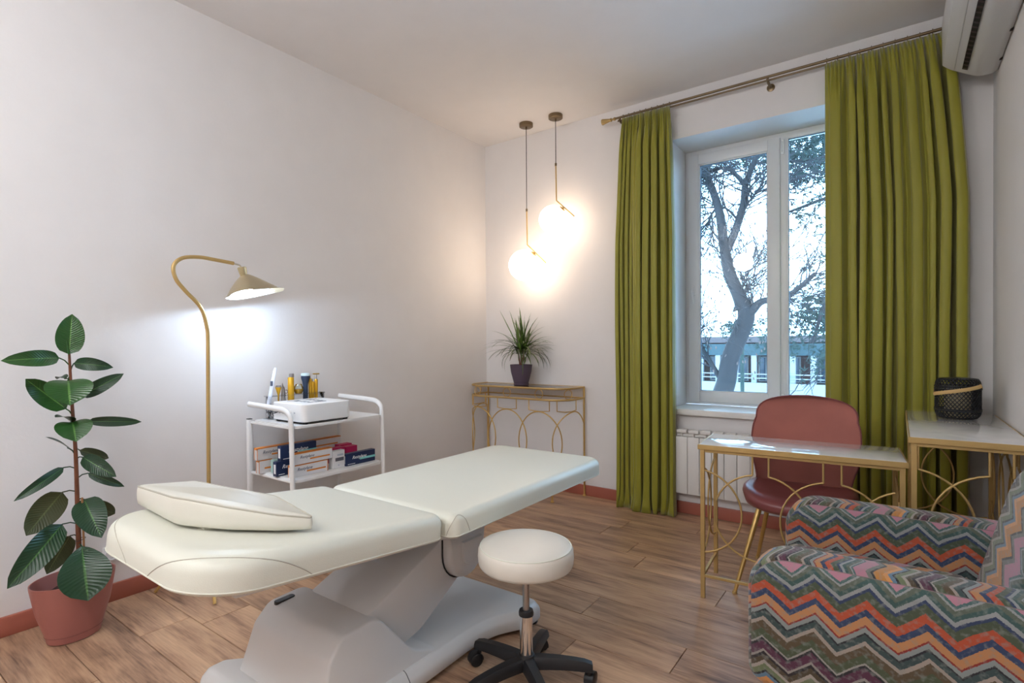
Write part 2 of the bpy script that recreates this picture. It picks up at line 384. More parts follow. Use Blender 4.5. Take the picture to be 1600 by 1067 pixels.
# ------------------------------------------------------------------ room shell
W, H, YB = 3.41, 2.99, -5.3
WX0, WX1, WZ0, WZ1, WD = 1.693, 3.03, .70, 2.66, .32
def struct(o): o['kind'] = 'structure'; return o
o = MB().b2((-.2, YB-.2, -.12), (W+.2, .5, -.012)).done('floor', mat('floor_underlay', (.08, .05, .035), .8)); struct(o); floor = o
seams = [0, -.20, -.385, -.565, -.745, -.925, -1.10, -1.295, -1.51, -1.71, -1.907, -2.115, -2.32, -2.53, -2.745, -2.945, -3.147, -3.349, -3.55, -3.75, -3.95, -4.15, -4.35, -4.55, -4.75, -4.95, -5.15, YB]
joint = {-.925: 1.861, -1.10: 2.333, -1.51: 1.867, -1.71: 2.335, -2.745: .47, -2.945: 1.25}
rj = random.Random(3); GAP = .0014
for i in range(len(seams)-1):
    y1, y0 = seams[i], seams[i+1]; j0 = joint.get(y1)
    if j0 is None: j0 = rj.choice([.3, .62, .95, 1.3, 1.55])+rj.uniform(-.08, .08)
    xs = [j0+k*1.38 for k in range(-3, 4)]; xs = [0]+[x for x in xs if .05 < x < W-.05]+[W]
    for a, b in zip(xs, xs[1:]):
        mb = MB().b2((a+GAP, y0+GAP, -.012), (b-GAP, y1-GAP, 0), .0012, 1)
        me_o = mb.done('plank', wood_m, floor, smooth=0); del mb
        c = V(((a+b)/2, (y0+y1)/2, 0)); me_o.data.transform(Matrix.Translation(-c)); me_o.location = c
struct(MB().b2((-.2, YB-.2, H), (W+.2, .5, H+.15)).done('ceiling', ceil_m))
struct(MB().b2((-.2, YB-.2, -.12), (0, .5, H)).done('wall_left', wall_m))
struct(MB().b2((W, YB-.2, -.12), (W+.2, .5, H)).done('wall_right', wall_m))
struct(MB().b2((0, YB-.2, -.12), (W, YB, H)).done('wall_behind', wall_m))
mb = MB().b2((0, 0, -.12), (WX0, .45, H)).b2((WX1, 0, -.12), (W, .45, H)).b2((WX0, 0, -.12), (WX1, .45, WZ0)).b2((WX0, 0, WZ1), (WX1, .45, H))
struct(mb.done('wall_window', wall_m))
def skirt(name, pts):
    a, b = pts; mb = MB().b2(a, b, .003, 2); struct(mb.done(name, base_m))
skirt('baseboard_left', ((0, YB, 0), (.018, 0, .082)))
skirt('baseboard_window', ((.018, -.018, 0), (W-.018, 0, .082)))
skirt('baseboard_right', ((W-.018, YB, 0), (W, 0, .082)))
skirt('baseboard_behind', ((.018, YB, 0), (W-.018, YB+.018, .082)))
struct(MB().b2((WX0-.0, -.045, .700), (WX1, WD+.01, .742), .006, 3).done('trim_1', sill_m)); bpy.data.objects['trim_1']['label'] = 'white window sill board'

# window: frame, casement sash with handle, fixed pane
y0 = WD; X0w, X1w, Z0w, Z1w = WX0, WX1, .742, WZ1
win = thing('window_1', None, None, ((X0w+X1w)/2, y0, Z0w)); struct(win)
def rect_frame(mb, x0, x1, z0, z1, w_, ya, yb, bev=.004, mitre=True, wt=None):
    wt = wt or w_
    mb.b2((x0, ya, z0), (x0+w_, yb, z1), bev).b2((x1-w_, ya, z0), (x1, yb, z1), bev)
    mb.b2((x0+w_*.98, ya+.0004, z0), (x1-w_*.98, yb, z0+wt), bev).b2((x0+w_*.98, ya+.0004, z1-wt), (x1-w_*.98, yb, z1), bev)
    return mb
rect_frame(MB(), X0w, X1w, Z0w, Z1w, .045, y0+.012, y0+.075).b2((2.345, y0+.012, Z0w+.03), (2.392, y0+.075, Z1w-.03), .004).done('window_frame', frame_m, win)
sx0, sx1, sz0, sz1 = 1.716, 2.347, .762, 2.628
sash = rect_frame(MB(), sx0, sx1, sz0, sz1, .078, y0-.004, y0+.05, .006).done('sash', frame_m, win)
rect_frame(MB(), sx0+.072, sx1-.072, sz0+.072, sz1-.072, .014, y0+.006, y0+.03, .003).done('glazing_bead', frame_m, sash)
rect_frame(MB(), sx0+.084, sx1-.084, sz0+.084, sz1-.084, .004, y0+.012, y0+.03, 0).done('rubber_seal', seal_m, sash)
MB().b2((sx0+.08, y0+.020, sz0+.08), (sx1-.08, y0+.026, sz1-.08)).done('pane', pane_m, sash, smooth=0)
rect_frame(MB(), 2.386, X1w-.02, Z0w+.04, Z1w-.04, .012, y0+.008, y0+.03, .003).done('glazing_bead', frame_m, win)
rect_frame(MB(), 2.396, X1w-.03, Z0w+.05, Z1w-.05, .004, y0+.014, y0+.034, 0).done('rubber_seal', seal_m, win)
MB().b2((2.392, y0+.024, Z0w+.045), (X1w-.03, y0+.030, Z1w-.045)).done('pane', pane_m, win, smooth=0)
hd = MB(); hd.box((1.755, y0-.010, 1.60), (.026, .014, .07), .006, 3)
hd.tube([(1.755, y0-.012, 1.60), (1.755, y0-.040, 1.60), (1.757, y0-.046, 1.585), (1.768, y0-.046, 1.50)], [.008, .008, .009, .007], 8)
hd.done('handle', frame_m, sash)
for z in (.80, 2.56):
    MB().tube([(2.356, y0-.006, z-.035), (2.356, y0-.006, z+.035)], .007, 10).b2((2.350, y0-.004, z-.05), (2.372, y0+.012, z+.05), .003).done('hinge', frame_m, win)

# ------------------------------------------------------------------ floor objects
# --- massage couch
bed = thing('treatment_couch', 'cream leather treatment couch on a moulded light grey electric base', 'treatment couch', (1.42, -2.35, 0))
FX0, FX1 = 1.065, 1.775
def arc_seam(rows, i0, d0, i1, d1, k0, k1, n=30, r=.0013):
    """curved seam lying on a pad surface, from d0 m before ring vertex i0 to d1 m after i1"""
    base = rows[4]; nc = len(base); L0 = []; acc = 0; idx = list(range(i0-2, i1+3)); pl = [0]; fr_ = k1/10
    for a in range(13): pl.append(pl[-1]+(rows[a+1][i0 % nc]-rows[a][i0 % nc]).length)
    for a in idx: L0.append(acc); acc += (base[(a+1) % nc]-base[a % nc]).length
    sa, sb = L0[2]-d0, L0[idx.index(i1)]+d1; pts = []
    for i in range(n+1):
        t = i/n; q = sa+(sb-sa)*t; m_ = max([w for w in range(len(idx)) if L0[w] <= q] or [0]); m_ = min(m_, len(idx)-2)
        fs = (q-L0[m_])/max(1e-9, L0[m_+1]-L0[m_]); j = idx[m_] % nc; j2 = (j+1) % nc
        f = pl[1]+(pl[-1]*fr_-pl[1])*sin(pi*t)**.8; a = max(w for w in range(len(pl)-1) if pl[w] <= f); fk = (f-pl[a])/(pl[a+1]-pl[a])
        pts.append(rows[a][j]*(1-fs)*(1-fk)+rows[a][j2]*fs*(1-fk)+rows[a+1][j]*(1-fs)*fk+rows[a+1][j2]*fs*fk)
    return MB().tube(pts, r, 5)
lv = roundlv(.528, .612, .012, .034, 6, .006, (.04, .10))
mb = MB().pad(rrect(FX0, -2.452, FX1, -1.270, [.042, .042, .085, .085], 8), lv); rows = mb.rows
leg_pad = mb.done('leg_section', leather_m, bed, smooth=50)
arc_seam(rows, 9, -.004, 17, .05, 1, 8.0).done('seam', seam_m, leg_pad)
MB().tube([r_ + V((0, 0, -.001)) for r_ in rows[5]], .0022, 5, closed=True).done('bottom_piping', leather_m, leg_pad)
# head section rises a little towards the head
th = .105; hy, hz = -2.462, .528
def tilt(u, v, h):
    dy = v-hy; dz = h-hz
    return (u, hy+dy*cos(th)+dz*sin(th)*1.0, hz-dy*sin(th)+dz*cos(th))
mb = MB().pad(rrect(FX0-.01, -3.285, FX1-.025, hy, [.17, .17, .046, .046], 14), roundlv(.528, .618, .012, .040, 6, .006, (.04, .10)), tilt); rows = mb.rows
head_pad = mb.done('head_section', leather_m, bed, smooth=50)
nseg = 15
arc_seam(rows, 15, .11, 29, .14, 1, 8.6, 40, .0016).done('seam', seam_m, head_pad)
arc_seam(rows, 60, .11, 74, .14, 1, 8.6, 40, .0016).done('seam', seam_m, head_pad)
MB().tube([r_ + V((0, 0, .001)) for r_ in rows[5]], .0022, 5, closed=True).done('bottom_piping', leather_m, head_pad)
# base plate: outline in plan, narrow waist and wide feet
cxb = 1.415
half = [(-.355, -2.985, .06), (-.355, -2.885, .05), (-.272, -2.80, .08), (-.262, -2.25, .5), (-.272, -2.12, .25), (-.352, -1.985, .08), (-.352, -1.855, .05)]
ol = fillet([(cxb+x, y, r) for x, y, r in half]+[(cxb-x, y, r) for x, y, r in reversed(half)], 6)
def bz(u, v, h):
    return (u, v, h)
MB().pad(ol, [(.004, .022), (0, .028), (.0, .058), (.004, .068), (.020, .088), (.028, .093)], bz).done('base_plate', plast_m, bed, smooth=40)
jp = [(.2685, .030), (.2685, .058), (.2645, .068), (.2485, .088), (.2405, .0932)]
MB().tube([(cxb+a, -2.571, b) for a, b in jp]+[(cxb-a, -2.571, b) for a, b in reversed(jp)], .0014, 5).done('base_joint', mat('joint_shadow', (.12, .12, .12), .6), bed)
MB().sphere((cxb+.268, -2.60, .055), .006, 10, 6).done('screw', whitep_m, bed)
for x in (1.10, 1.73):
    for y in (-2.93, -1.895):
        MB().lathe([(.022, 0), (.024, .004), (.024, .024)], (x, y, 0), 16).done('foot', black_m, bed)
# motor housing: side profile extruded across x, with rounded wheel-arch
pp = fillet([(-2.905, .06, .01), (-2.850, .245, .06), (-2.800, .300, .05), (-2.655, .306, .075), (-2.52, .14, .10), (-2.40, .090, .12), (-2.28, .084, .02), (-2.28, .06, .008)], 7)
def xmap(x0, x1, flare=0):
    def f(u, v, h):
        t = (h-x0)/(x1-x0); k = 1+flare*(.30-v)
        return (cxb+(h-cxb)*k, u, v)
    return f
hx0, hx1 = 1.205, 1.625
lvx = [(.008, hx0-.000), (.003, hx0+.004), (0, hx0+.012), (0, hx1-.012), (.003, hx1-.004), (.008, hx1)]
MB().pad(pp, lvx, xmap(hx0, hx1, .55)).done('motor_housing', plast_m, bed, smooth=50)
MB().pad(rrect(1.235, -2.800, 1.262, -2.725, .012, 6), [(0, .290), (.0, .3045), (.002, .306)]).done('housing_slot', black_m, bed)
# lift arm, a broad slab rising to the pivot
ap2 = fillet([(-2.755, .225, .03), (-2.745, .270, .035), (-2.33, .440, .3), (-2.25, .495, .05), (-2.12, .495, .02), (-2.10, .43, .05), (-2.20, .275, .15), (-2.42, .150, .2), (-2.58, .120, .03)], 6)
ax0, ax1 = 1.245, 1.585
MB().pad(ap2, [(.026, ax0), (.010, ax0+.010), (0, ax0+.035), (0, ax1-.008), (.003, ax1-.002), (.008, ax1)], lambda u, v, h: (h, u, v)).done('lift_arm', plast_m, bed, smooth=28)
# pivot head, U shaped shell, with inner relief
def ushape(cy, cz, r, ztop, lean=.0, n=14):
    pts = [(cy-r+lean, ztop)]+[(cy+r*cos(a), cz+r*sin(a)) for a in [pi+pi*k/n for k in range(n+1)]]+[(cy+r, ztop)]
    return pts
u1 = ushape(-2.195, .385, .108, .462)
MB().pad(u1, [(.02, 1.215), (.004, 1.222), (0, 1.235), (0, 1.605), (.004, 1.618), (.016, 1.626)], lambda u, v, h: (h, u, v)).done('pivot_head', plast_m, bed, smooth=45)
MB().tube([(1.5875, a, b) for a, b in ushape(-2.195, .385, .1115, .462)], .003, 6).done('pivot_gap', mat('gap_shadow', (.03, .03, .03), .8), bed)
u2 = ushape(-2.180, .385, .060, .430)
MB().pad(u2, [(0, 1.620), (.004, 1.638), (.014, 1.642)], lambda u, v, h: (h, u, v)).done('pivot_cap', plast_m, bed, smooth=45)
# carrier under the cushions
cp = fillet([(-2.45, .530, .004), (-2.45, .500, .02), (-2.30, .466, .05), (-2.08, .466, .05), (-1.96, .500, .02), (-1.96, .530, .004)], 4)
MB().pad(cp, [(.004, 1.20), (0, 1.206), (0, 1.655), (.004, 1.66)], lambda u, v, h: (h, u, v)).done('seat_carrier', plast_m, bed, smooth=30)
MB().b2((1.14, -2.2, .508), (1.70, -1.42, .527), .004).done('leg_frame', mat('grey_frame', (.42, .42, .42), .4), bed)
MB().box((1.415, -2.83, .535), (.46, .62, .022), .004, rot=Matrix.Rotation(-.105, 3, 'X')).done('back_frame', plast_m, bed)
MB().tube([(1.70, -2.23, .513), (1.725, -2.20, .513), (1.725, -2.13, .513), (1.70, -2.10, .513)], .005, 8).done('release_lever', chrome_m, bed)

# --- pillow: crescent head cushion
def pillow():
    ol = fillet([(1.055, -3.158, .030), (1.405, -3.180, .13), (1.535, -3.105, .20), (1.625, -3.015, .12), (1.680, -2.925, .010), (1.505, -2.940, .10), (1.370, -2.992, .06), (1.095, -2.985, .025)], 7)
    def fn(u, v, h):
        surf = hz+.098-(v-hy)*.105; t = (u-1.06)/.34
        T = .060+.020*min(max(t, 0), 1)
        if u > 1.42: T *= max(.45, 1-.55*((u-1.42)/.25)**1.5)
        return (u, v, surf+.006+T*h)
    root = thing('head_pillow', 'crescent shaped cream leather head pillow lying on the couch', 'pillow', (1.41, -3.10, .69))
    mb = MB().pad(ol, [(.014, 0), (.006, .03), (.001, .10), (-.001, .35), (-.0015, .6), (0, .86), (.003, .95), (.008, .99), (.013, 1.01)], fn); rws = mb.rows
    mb.done('cushion', leatherp_m, root, smooth=50)
    MB().tube([p+V((0, 0, .0005)) for p in rws[6]], .0026, 6, closed=True).done('piping', seam_m, root)
    MB().b2((1.22, -3.13, .690), (1.46, -3.05, .705), .004).done('pillow_base', leatherp_m, root)
pillow()

# --- stool
st = thing('rolling_stool', 'round cream leather rolling stool with black five star base', 'stool', (1.955, -2.275, 0))
SX, SY = 1.955, -2.275
MB().lathe([(.02, .427), (.150, .428), (.160, .432), (.166, .442), (.168, .465), (.1665, .488), (.160, .499), (.152, .5035), (.12, .509), (.06, .5115), (.02, .512)], (SX, SY, 0), 56).done('seat', mat('stool_leather', (.74, .70, .62), .38, bump=.08, bscale=400), st, smooth=60)
MB().tube([(SX+.1595*cos(2*pi*k/48), SY+.1595*sin(2*pi*k/48), .4995) for k in range(48)], .0022, 6, closed=True).done('piping', leather_m, st)
MB().lathe([(.012, .26), (.012, .43)], (SX, SY, 0), 20).lathe([(.07, .421), (.07, .428)], (SX, SY, 0), 20).done('gas_piston', steel_m, st)
MB().lathe([(.0225, .112), (.0225, .262)], (SX, SY, 0), 28).done('column', chrome_m, st)
MB().lathe([(.016, .252), (.026, .254), (.0265, .264), (.024, .272), (.016, .273)], (SX, SY, 0), 24).done('collar', black_m, st)
MB().lathe([(.030, .066), (.040, .072), (.036, .100), (.028, .118), (.023, .120)], (SX, SY, 0), 28).done('hub', black_m, st)
for k in range(5):
    a = R(34+72*k); d = V((cos(a), sin(a), 0)); n = V((-sin(a), cos(a), 0)); c0 = V((SX, SY, 0))
    rows = []
    for t in [i/8 for i in range(9)]:
        r_ = .026+.204*t; wt = .021-.004*t; wb = wt*1.12; zt = .112-.020*t*t; zb = zt-(.040-.010*t)
        if t == 1: zt -= .004
        rows.append([c0+d*r_+n*(-wb)+V((0, 0, zb)), c0+d*r_+n*wb+V((0, 0, zb)), c0+d*r_+n*wt+V((0, 0, zt-.010)), c0+d*r_+n*wt*.7+V((0, 0, zt)), c0+d*r_-n*wt*.7+V((0, 0, zt)), c0+d*r_-n*wt+V((0, 0, zt-.010))])
    mb = MB(); bv = mb.grid(rows, closed_u=True); mb.bm.faces.new(list(reversed(bv[0]))); mb.bm.faces.new(bv[-1])
    leg = mb.done('leg', black_m, st, smooth=40)
    e = c0+d*.218; s_ = a+1.1
    hd_ = V((cos(s_), sin(s_), 0)); nd_ = V((-sin(s_), cos(s_), 0)); cc = e+hd_*.016
    mb = MB()
    rot = Matrix((hd_, nd_, V((0, 0, 1)))).transposed()
    Rx = rot @ Matrix.Rotation(pi/2, 3, 'X')
    for sgn in (-1, 1):
        mb.lathe([(.0, -.007), (.020, -.006), (.024, -.003), (.024, .003), (.020, .006), (.0, .007)], cc+nd_*sgn*.012+V((0, 0, .0245)), 20, ax=Rx, cap=False)
    mb.tube([e+V((0, 0, .045)), e+V((0, 0, .075))], .008, 10)
    # hood over the twin wheels
    rows = []
    for i in range(9):
        a2 = R(-10+200*i/8); rr = .0275
        p = cc+hd_*rr*cos(a2)+V((0, 0, .0245+rr*sin(a2))); rows.append([p-nd_*.016, p+nd_*.016])
    mb.grid(rows)
    mb.done('caster', black_m, st, smooth=40)

# --- rubber plant in an oval pot
TRUNK = [(0.25, -3.108, 1.176), (0.25, -3.105, 1.078), (0.25, -3.1, 0.945), (0.25, -3.092, 0.784), (0.25, -3.089, 0.623), (0.25, -3.087, 0.462), (0.25, -3.084, 0.327), (0.25, -3.083, 0.19)]
LEAVES = [
 ((0.25, -3.108, 1.168), (0.25, -3.109, 1.175), (0.25, -3.097, 1.335), 0.095, 0.01, 2),
 ((0.25, -3.107, 1.128), (0.25, -3.141, 1.16), (0.279, -3.318, 1.154), 0.064, 0.035, 2),
 ((0.25, -3.106, 1.099), (0.25, -3.093, 1.137), (0.308, -2.979, 1.117), 0.053, 0.05, 0),
 ((0.25, -3.102, 0.977), (0.25, -3.07, 0.998), (0.308, -2.94, 1.085), 0.056, 0.03, 0),
 ((0.25, -3.106, 1.083), (0.25, -3.114, 1.066), (0.376, -3.141, 0.977), 0.154, 0.06, 2),
 ((0.25, -3.099, 0.918), (0.25, -3.121, 0.95), (0.269, -3.247, 1.077), 0.085, -0.03, 2),
 ((0.25, -3.097, 0.881), (0.25, -3.102, 0.895), (0.347, -3.178, 0.928), 0.05, 0.02, 0),
 ((0.25, -3.097, 0.881), (0.25, -3.049, 0.89), (0.289, -2.869, 0.87), 0.042, 0.02, 0),
 ((0.25, -3.098, 0.905), (0.25, -3.105, 0.893), (0.347, -3.116, 0.827), 0.122, 0.06, 2),
 ((0.25, -3.091, 0.752), (0.25, -3.112, 0.785), (0.298, -3.196, 0.847), 0.032, 0.01, 0),
 ((0.25, -3.091, 0.773), (0.25, -3.078, 0.773), (0.211, -2.968, 0.717), 0.045, 0.03, 1),
 ((0.25, -3.091, 0.736), (0.25, -3.068, 0.742), (0.347, -2.984, 0.659), 0.066, 0.03, 0),
 ((0.25, -3.09, 0.655), (0.25, -3.05, 0.671), (0.298, -2.94, 0.6), 0.037, 0.03, 0),
 ((0.25, -3.09, 0.698), (0.25, -3.132, 0.71), (0.289, -3.29, 0.62), 0.04, 0.03, 0),
 ((0.25, -3.089, 0.602), (0.25, -3.137, 0.61), (0.25, -3.249, 0.469), 0.106, -0.03, 1),
 ((0.25, -3.088, 0.564), (0.25, -3.065, 0.564), (0.385, -3.047, 0.429), 0.111, 0.05, 0),
 ((0.25, -3.088, 0.559), (0.25, -3.054, 0.548), (0.202, -2.944, 0.465), 0.064, 0.03, 1),
 ((0.25, -3.087, 0.467), (0.25, -3.139, 0.479), (0.327, -3.321, 0.307), 0.101, 0.05, 0),
 ((0.25, -3.086, 0.413), (0.25, -3.114, 0.424), (0.231, -3.184, 0.29), 0.08, -0.02, 1),
 ((0.25, -3.085, 0.375), (0.285, -3.085, 0.380), (0.425, -3.105, 0.205), 0.172, 0.06, 0),
 ((0.25, -3.105, 1.062), (0.25, -3.12, 1.075), (0.192, -3.132, 1.071), 0.037, 0.02, 0)]
def broad_leaf(mb, b, t, w_, hint, bend, fold=.22, n=12, m_=4, sh=.85):
    b, t = V(b), V(t); ax = t-b; L_ = ax.length; a = ax.normalized()
    side = a.cross(hint).normalized(); nrm = side.cross(a).normalized()
    rows = []; us = [0, .18, .34, .48, .52, .66, .82, 1]
    for i in range(n+1):
        s = i/n; c = b+ax*s+nrm*bend*4*s*(1-s)*.6
        ww = w_*.5*max(0, sin(pi*min(1, s**sh)))**.52*(1 if s < .93 else max(0, (1-s)/.07)*.8)+.0008
        if i == n: ww = .0006; c = t+a*.006
        row = []
        for u in us:
            k = (u-.5)*2; row.append(c+side*ww*k+nrm*(abs(k)**1.4*ww*fold-ww*fold*.4))
        rows.append(row)
    mb.grid(rows, uvs=([i/n for i in range(n+1)], us))
plant = thing('rubber_plant', 'tall rubber plant with big glossy leaves in an oval rose pot', 'plant', (.235, -3.10, 0))
PR = Matrix.Rotation(R(96), 3, 'Z')
potp = [(.085, 0), (.092, .004), (.098, .03), (.128, .13), (.146, .235), (.147, .248), (.143, .248), (.140, .236), (.120, .17), (.0, .168)]
MB().lathe(potp, (.235, -3.10, 0), 56, sx=1.0, sy=.78, ax=PR, cap=False).done('pot', pot_m, plant, smooth=40)
MB().lathe([(.0990, .0305), (.1003, .032), (.0994, .034)], (.235, -3.10, 0), 48, sx=1, sy=.78, ax=PR, cap=False).done('pot_groove', mat('pot_groove', (.28, .10, .085), .5), plant)
mb = MB(); rs = random.Random(5)
rows = []
for i in range(7):
    r_ = .128*i/6+.001; rows.append([V((.235, -3.10, 0))+PR @ V((r_*cos(2*pi*k/36), r_*.78*sin(2*pi*k/36), .192+rs.uniform(-.006, .006))) for k in range(36)])
mb.grid(rows, closed_u=True); mb.done('soil', soil_m, plant)
MB().tube(catmull([V(p) for p in TRUNK], 4), [.0045+.0065*i/28 for i in range(29)], 10).done('trunk', stem_m, plant)
MB().tube([(.262, -3.068, .20), (.262, -3.075, .575)], .004, 8).done('support_cane', mat('bamboo_cane', (.35, .17, .07), .6), plant)
MB().tube([(.25+.016*cos(a), -3.08+.018*sin(a), .400+.004*sin(a)) for a in [2*pi*k/16 for k in range(16)]], .0012, 5, closed=True).done('plant_tie', black_m, plant)
camdir = V((.966, -.256, .12))
for i, (a, b, t, w_, bend, kind) in enumerate(LEAVES):
    mb = MB(); ax = (V(t)-V(b)).normalized()
    hint = camdir if abs(ax.dot(camdir)) < .6 else (camdir*.5+V((0, 0, 1)))
    if kind == 2 and w_ > .11: hint = V((.8, -.2, .9))
    if w_ > .15 and kind == 0: hint = V((.9, -.25, .5))
    m_ = ficus_m if kind == 0 else (ficusu_m if kind == 1 else ficusb_m)
    broad_leaf(mb, b, t, w_, hint, bend, fold=.30 if kind != 1 else .15, sh=1.5 if (w_ > .12) else .8)
    mid = (V(a)+V(b))/2+V((0, 0, .006)); mb.tube([V(a), mid, V(b), V(b)+ax*.01], .0026, 6)
    mb.done('leaf', m_, plant, smooth=60, fix=False)
MB().tube([(.25, -3.108, 1.165), (.2505, -3.112, 1.20), (.2505, -3.117, 1.232)], [.004, .0035, .0006], 8).done('leaf_sheath', ficusb_m, plant)

# --- floor lamp
lampo = thing('floor_lamp', 'gold gooseneck floor lamp with tilted champagne metal shade by the wall', 'lamp', (.255, -2.56, 0))
path = catmull([V(p) for p in [(.255, -2.562, .27), (.255, -2.560, .80), (.255, -2.557, 1.208), (.255, -2.562, 1.303), (.255, -2.590, 1.396), (.255, -2.657, 1.469), (.255, -2.700, 1.525), (.255, -2.709, 1.585), (.255, -2.670, 1.626), (.255, -2.597, 1.640), (.255, -2.520, 1.637), (.255, -2.425, 1.630)]], 6)
MB().tube(path, .0092, 12).done('pole', goldp_m, lampo, smooth=50)
MB().tube([(.255, -2.427, 1.630), (.255, -2.396, 1.6255), (.255, -2.388, 1.620), (.255, -2.386, 1.612)], .0055, 8).done('swivel', chrome_m, lampo)
for e in [(.449, -2.630), (.085, -2.741), (.215, -2.36)]:
    MB().tube([(.255, -2.562, .285), (.255+(e[0]-.255)*.25, -2.562+(e[1]+2.562)*.25, .235), (e[0], e[1], .006)], .0075, 10).done('leg', gold_m, lampo)
MB().lathe([(.012, .262), (.016, .266), (.016, .292), (.011, .298)], (.255, -2.562, 0), 16).done('tripod_collar', gold_m, lampo)
# shade: asymmetrical wavy bell, apex at the swivel
apx = V((.255, -2.377, 1.602))
def shade_rows(off=0):
    rows = []; n = 40
    for i in range(12):
        s = i/11; row = []
        for k in range(n):
            a = 2*pi*k/n; ca, sa = cos(a), sin(a)
            fy = .225 if ca > 0 else .075       # long side towards +y
            r_y = fy*(s**.80); r_x = .105*(s**.72)
            zz = -.128*s**1.25 + (.052*s*s*max(0, ca)**1.3) + .036*s*s*max(0, sa)**.8 - .006*s*s*max(0, -sa)
            row.append(V((apx.x+r_x*sa+off*sa, apx.y+.012*(1-s)+r_y*ca+off*ca, apx.z-.018+zz-off*.5)))
        rows.append(row)
    return rows
mb = MB(); ra = shade_rows(0); rb = shade_rows(-.0025)
mb.grid(ra+rb[::-1], closed_u=True); sh = mb.done('lamp_shade', shade_m, lampo, smooth=60)
mb = MB(); mb.grid(shade_rows(-.0034)[3:], closed_u=True)
mb.done('shade_lining', mat('white_lining', (.9, .9, .9), .5), lampo, smooth=60)
MB().lathe([(.010, .0), (.016, .002), (.020, .022), (.022, .046), (.018, .050), (.008, .050)], apx+V((0, .006, -.034)), 20, ax=Matrix.Rotation(R(14), 3, 'X')).done('socket_cap', mat('champagne_cap', (.55, .46, .27), .3, metal=.5), lampo)
bulb_c = apx+V((0, .035, -.082))
lamp('floor_lamp_light', 'POINT', tuple(bulb_c-V((0, 0, .028))), 7.5, (.58, .76, 1), shadow_soft_size=.02)
MB().sphere(bulb_c, .024, 20, 12).done('bulb', mat('cool_bulb', (1, 1, 1), .5, emit=(.80, .90, 1), estr=60), lampo)

# --- trolley
cart = thing('trolley', 'white two shelf metal trolley with curved push handles beside the lamp', 'trolley', (.26, -1.935, 0))
for zt, nm in ((.785, 'shelf'), (.502, 'shelf'), (.13, 'shelf')):
    MB().pad(rrect(.055, -2.225, .482, -1.645, .035, 6), [(0, zt-.016), (0, zt-.002), (.002, zt)]).done(nm, white_m, cart, smooth=40)
for y, s_ in ((-2.240, -1), (-1.630, 1)):
    pts = catmull([V(p) for p in [(.475+.0, y, 0.03), (.470, y, .50), (.462, y, .785), (.448, y, .838), (.405, y, .862), (.34, y, .868), (.20, y, .872), (.045, y, .876)]], 5)
    MB().tube(pts, .0135, 12, flat=(1.15, .85)).done('handle_leg', white_m, cart, smooth=50)
    MB().b2((.035, y-.0125, .03), (.062, y+.0125, .790), .004).done('leg', white_m, cart)
    MB().b2((.036, y-.012, .790), (.061, y+.012, .794), .001).done('leg_cap', black_m, cart)
    for z in (.775, .492, .12): MB().b2((.055, min(y, y-s_*.018), z-.008), (.465, max(y, y-s_*.018), z+.004), .002).done('cross_rail', white_m, cart)
    for x in (.048, .474):
        MB().lathe([(.0, -.010), (.014, -.009), (.015, 0), (.014, .009), (.0, .010)], (x, y, .015), 16, ax=Matrix.Rotation(pi/2, 3, 'X'), cap=False).box((x, y, .026), (.022, .026, .012), .003).done('caster', black_m, cart)

# device on trolley
dev = thing('beauty_device', 'white box shaped beauty device with control panel on trolley top', 'device', (.325, -2.025, .785))
MB().pad(rrect(.172, -2.180, .482, -1.868, .035, 8), [(.004, .796), (0, .799), (0, .8885), (.002, .8905), (.006, .891)]).done('body', whitep_m, dev, smooth=40)
MB().pad(rrect(.176, -2.176, .478, -1.872, .033, 8), [(0, .7935), (0, .7965)]).done('base_gasket', black_m, dev)
for x, y in ((.20, -2.15), (.455, -2.15), (.455, -1.895), (.20, -1.895)):
    MB().lathe([(.013, .785), (.014, .787), (.014, .794)], (x, y, 0), 12).done('foot', black_m, dev)
mark = mat('panel_print', (.05, .07, .12), .5); grey = mat('panel_grey', (.45, .48, .55), .5)
r_ = random.Random(2); mb = MB()
for i in range(10):
    x = .235+.022*(i % 5)*1.6; y = -2.09+.07*(i//5)*1.2+r_.uniform(-.004, .004); mb.b2((x, y, .8905), (x+.012+.01*r_.random(), y+.032, .8915))
mb.b2((.23, -2.12, .8905), (.235, -1.93, .8915)).b2((.37, -2.05, .8905), (.40, -1.98, .8915))
mb.done('control_panel', mark, dev, smooth=0)
mb = MB()
for i in range(6):
    c = (.225+.017*i, -2.1805, .838+.003*(i % 2)); mb.lathe([(.0055, -.002), (.0055, .002)], c, 12, ax=Matrix.Rotation(pi/2, 3, 'X'))
mb.done('socket_row', steel_m, dev)
MB().lathe([(.012, -.001), (.012, .002), (.009, .003)], (.362, -2.180, .845), 20, ax=Matrix.Rotation(pi/2, 3, 'X')).done('power_knob', white_m, dev)
MB().b2((.395, -2.1812, .84), (.405, -2.1795, .846)).done('lamp_mark', grey, dev, smooth=0)
mb = MB().tube(catmull([V(p) for p in [(.235, -2.187, .838), (.220, -2.205, .845), (.16, -2.19, .868), (.10, -2.17, .850), (.08, -2.14, .800), (.11, -2.10, .7885)]], 6), .0022, 6)
top(mb, 'cable', black_m, 'black cable looping from the device sockets down to the trolley top', 'cable', 'cables')
mb = MB().tube(catmull([V(p) for p in [(.252, -2.187, .841), (.240, -2.210, .835), (.19, -2.20, .860), (.14, -2.16, .842), (.12, -2.13, .800), (.15, -2.06, .7885)]], 6), .0022, 6)
top(mb, 'cable', black_m, 'black cable on the trolley, lower loop behind the handle', 'cable', 'cables')

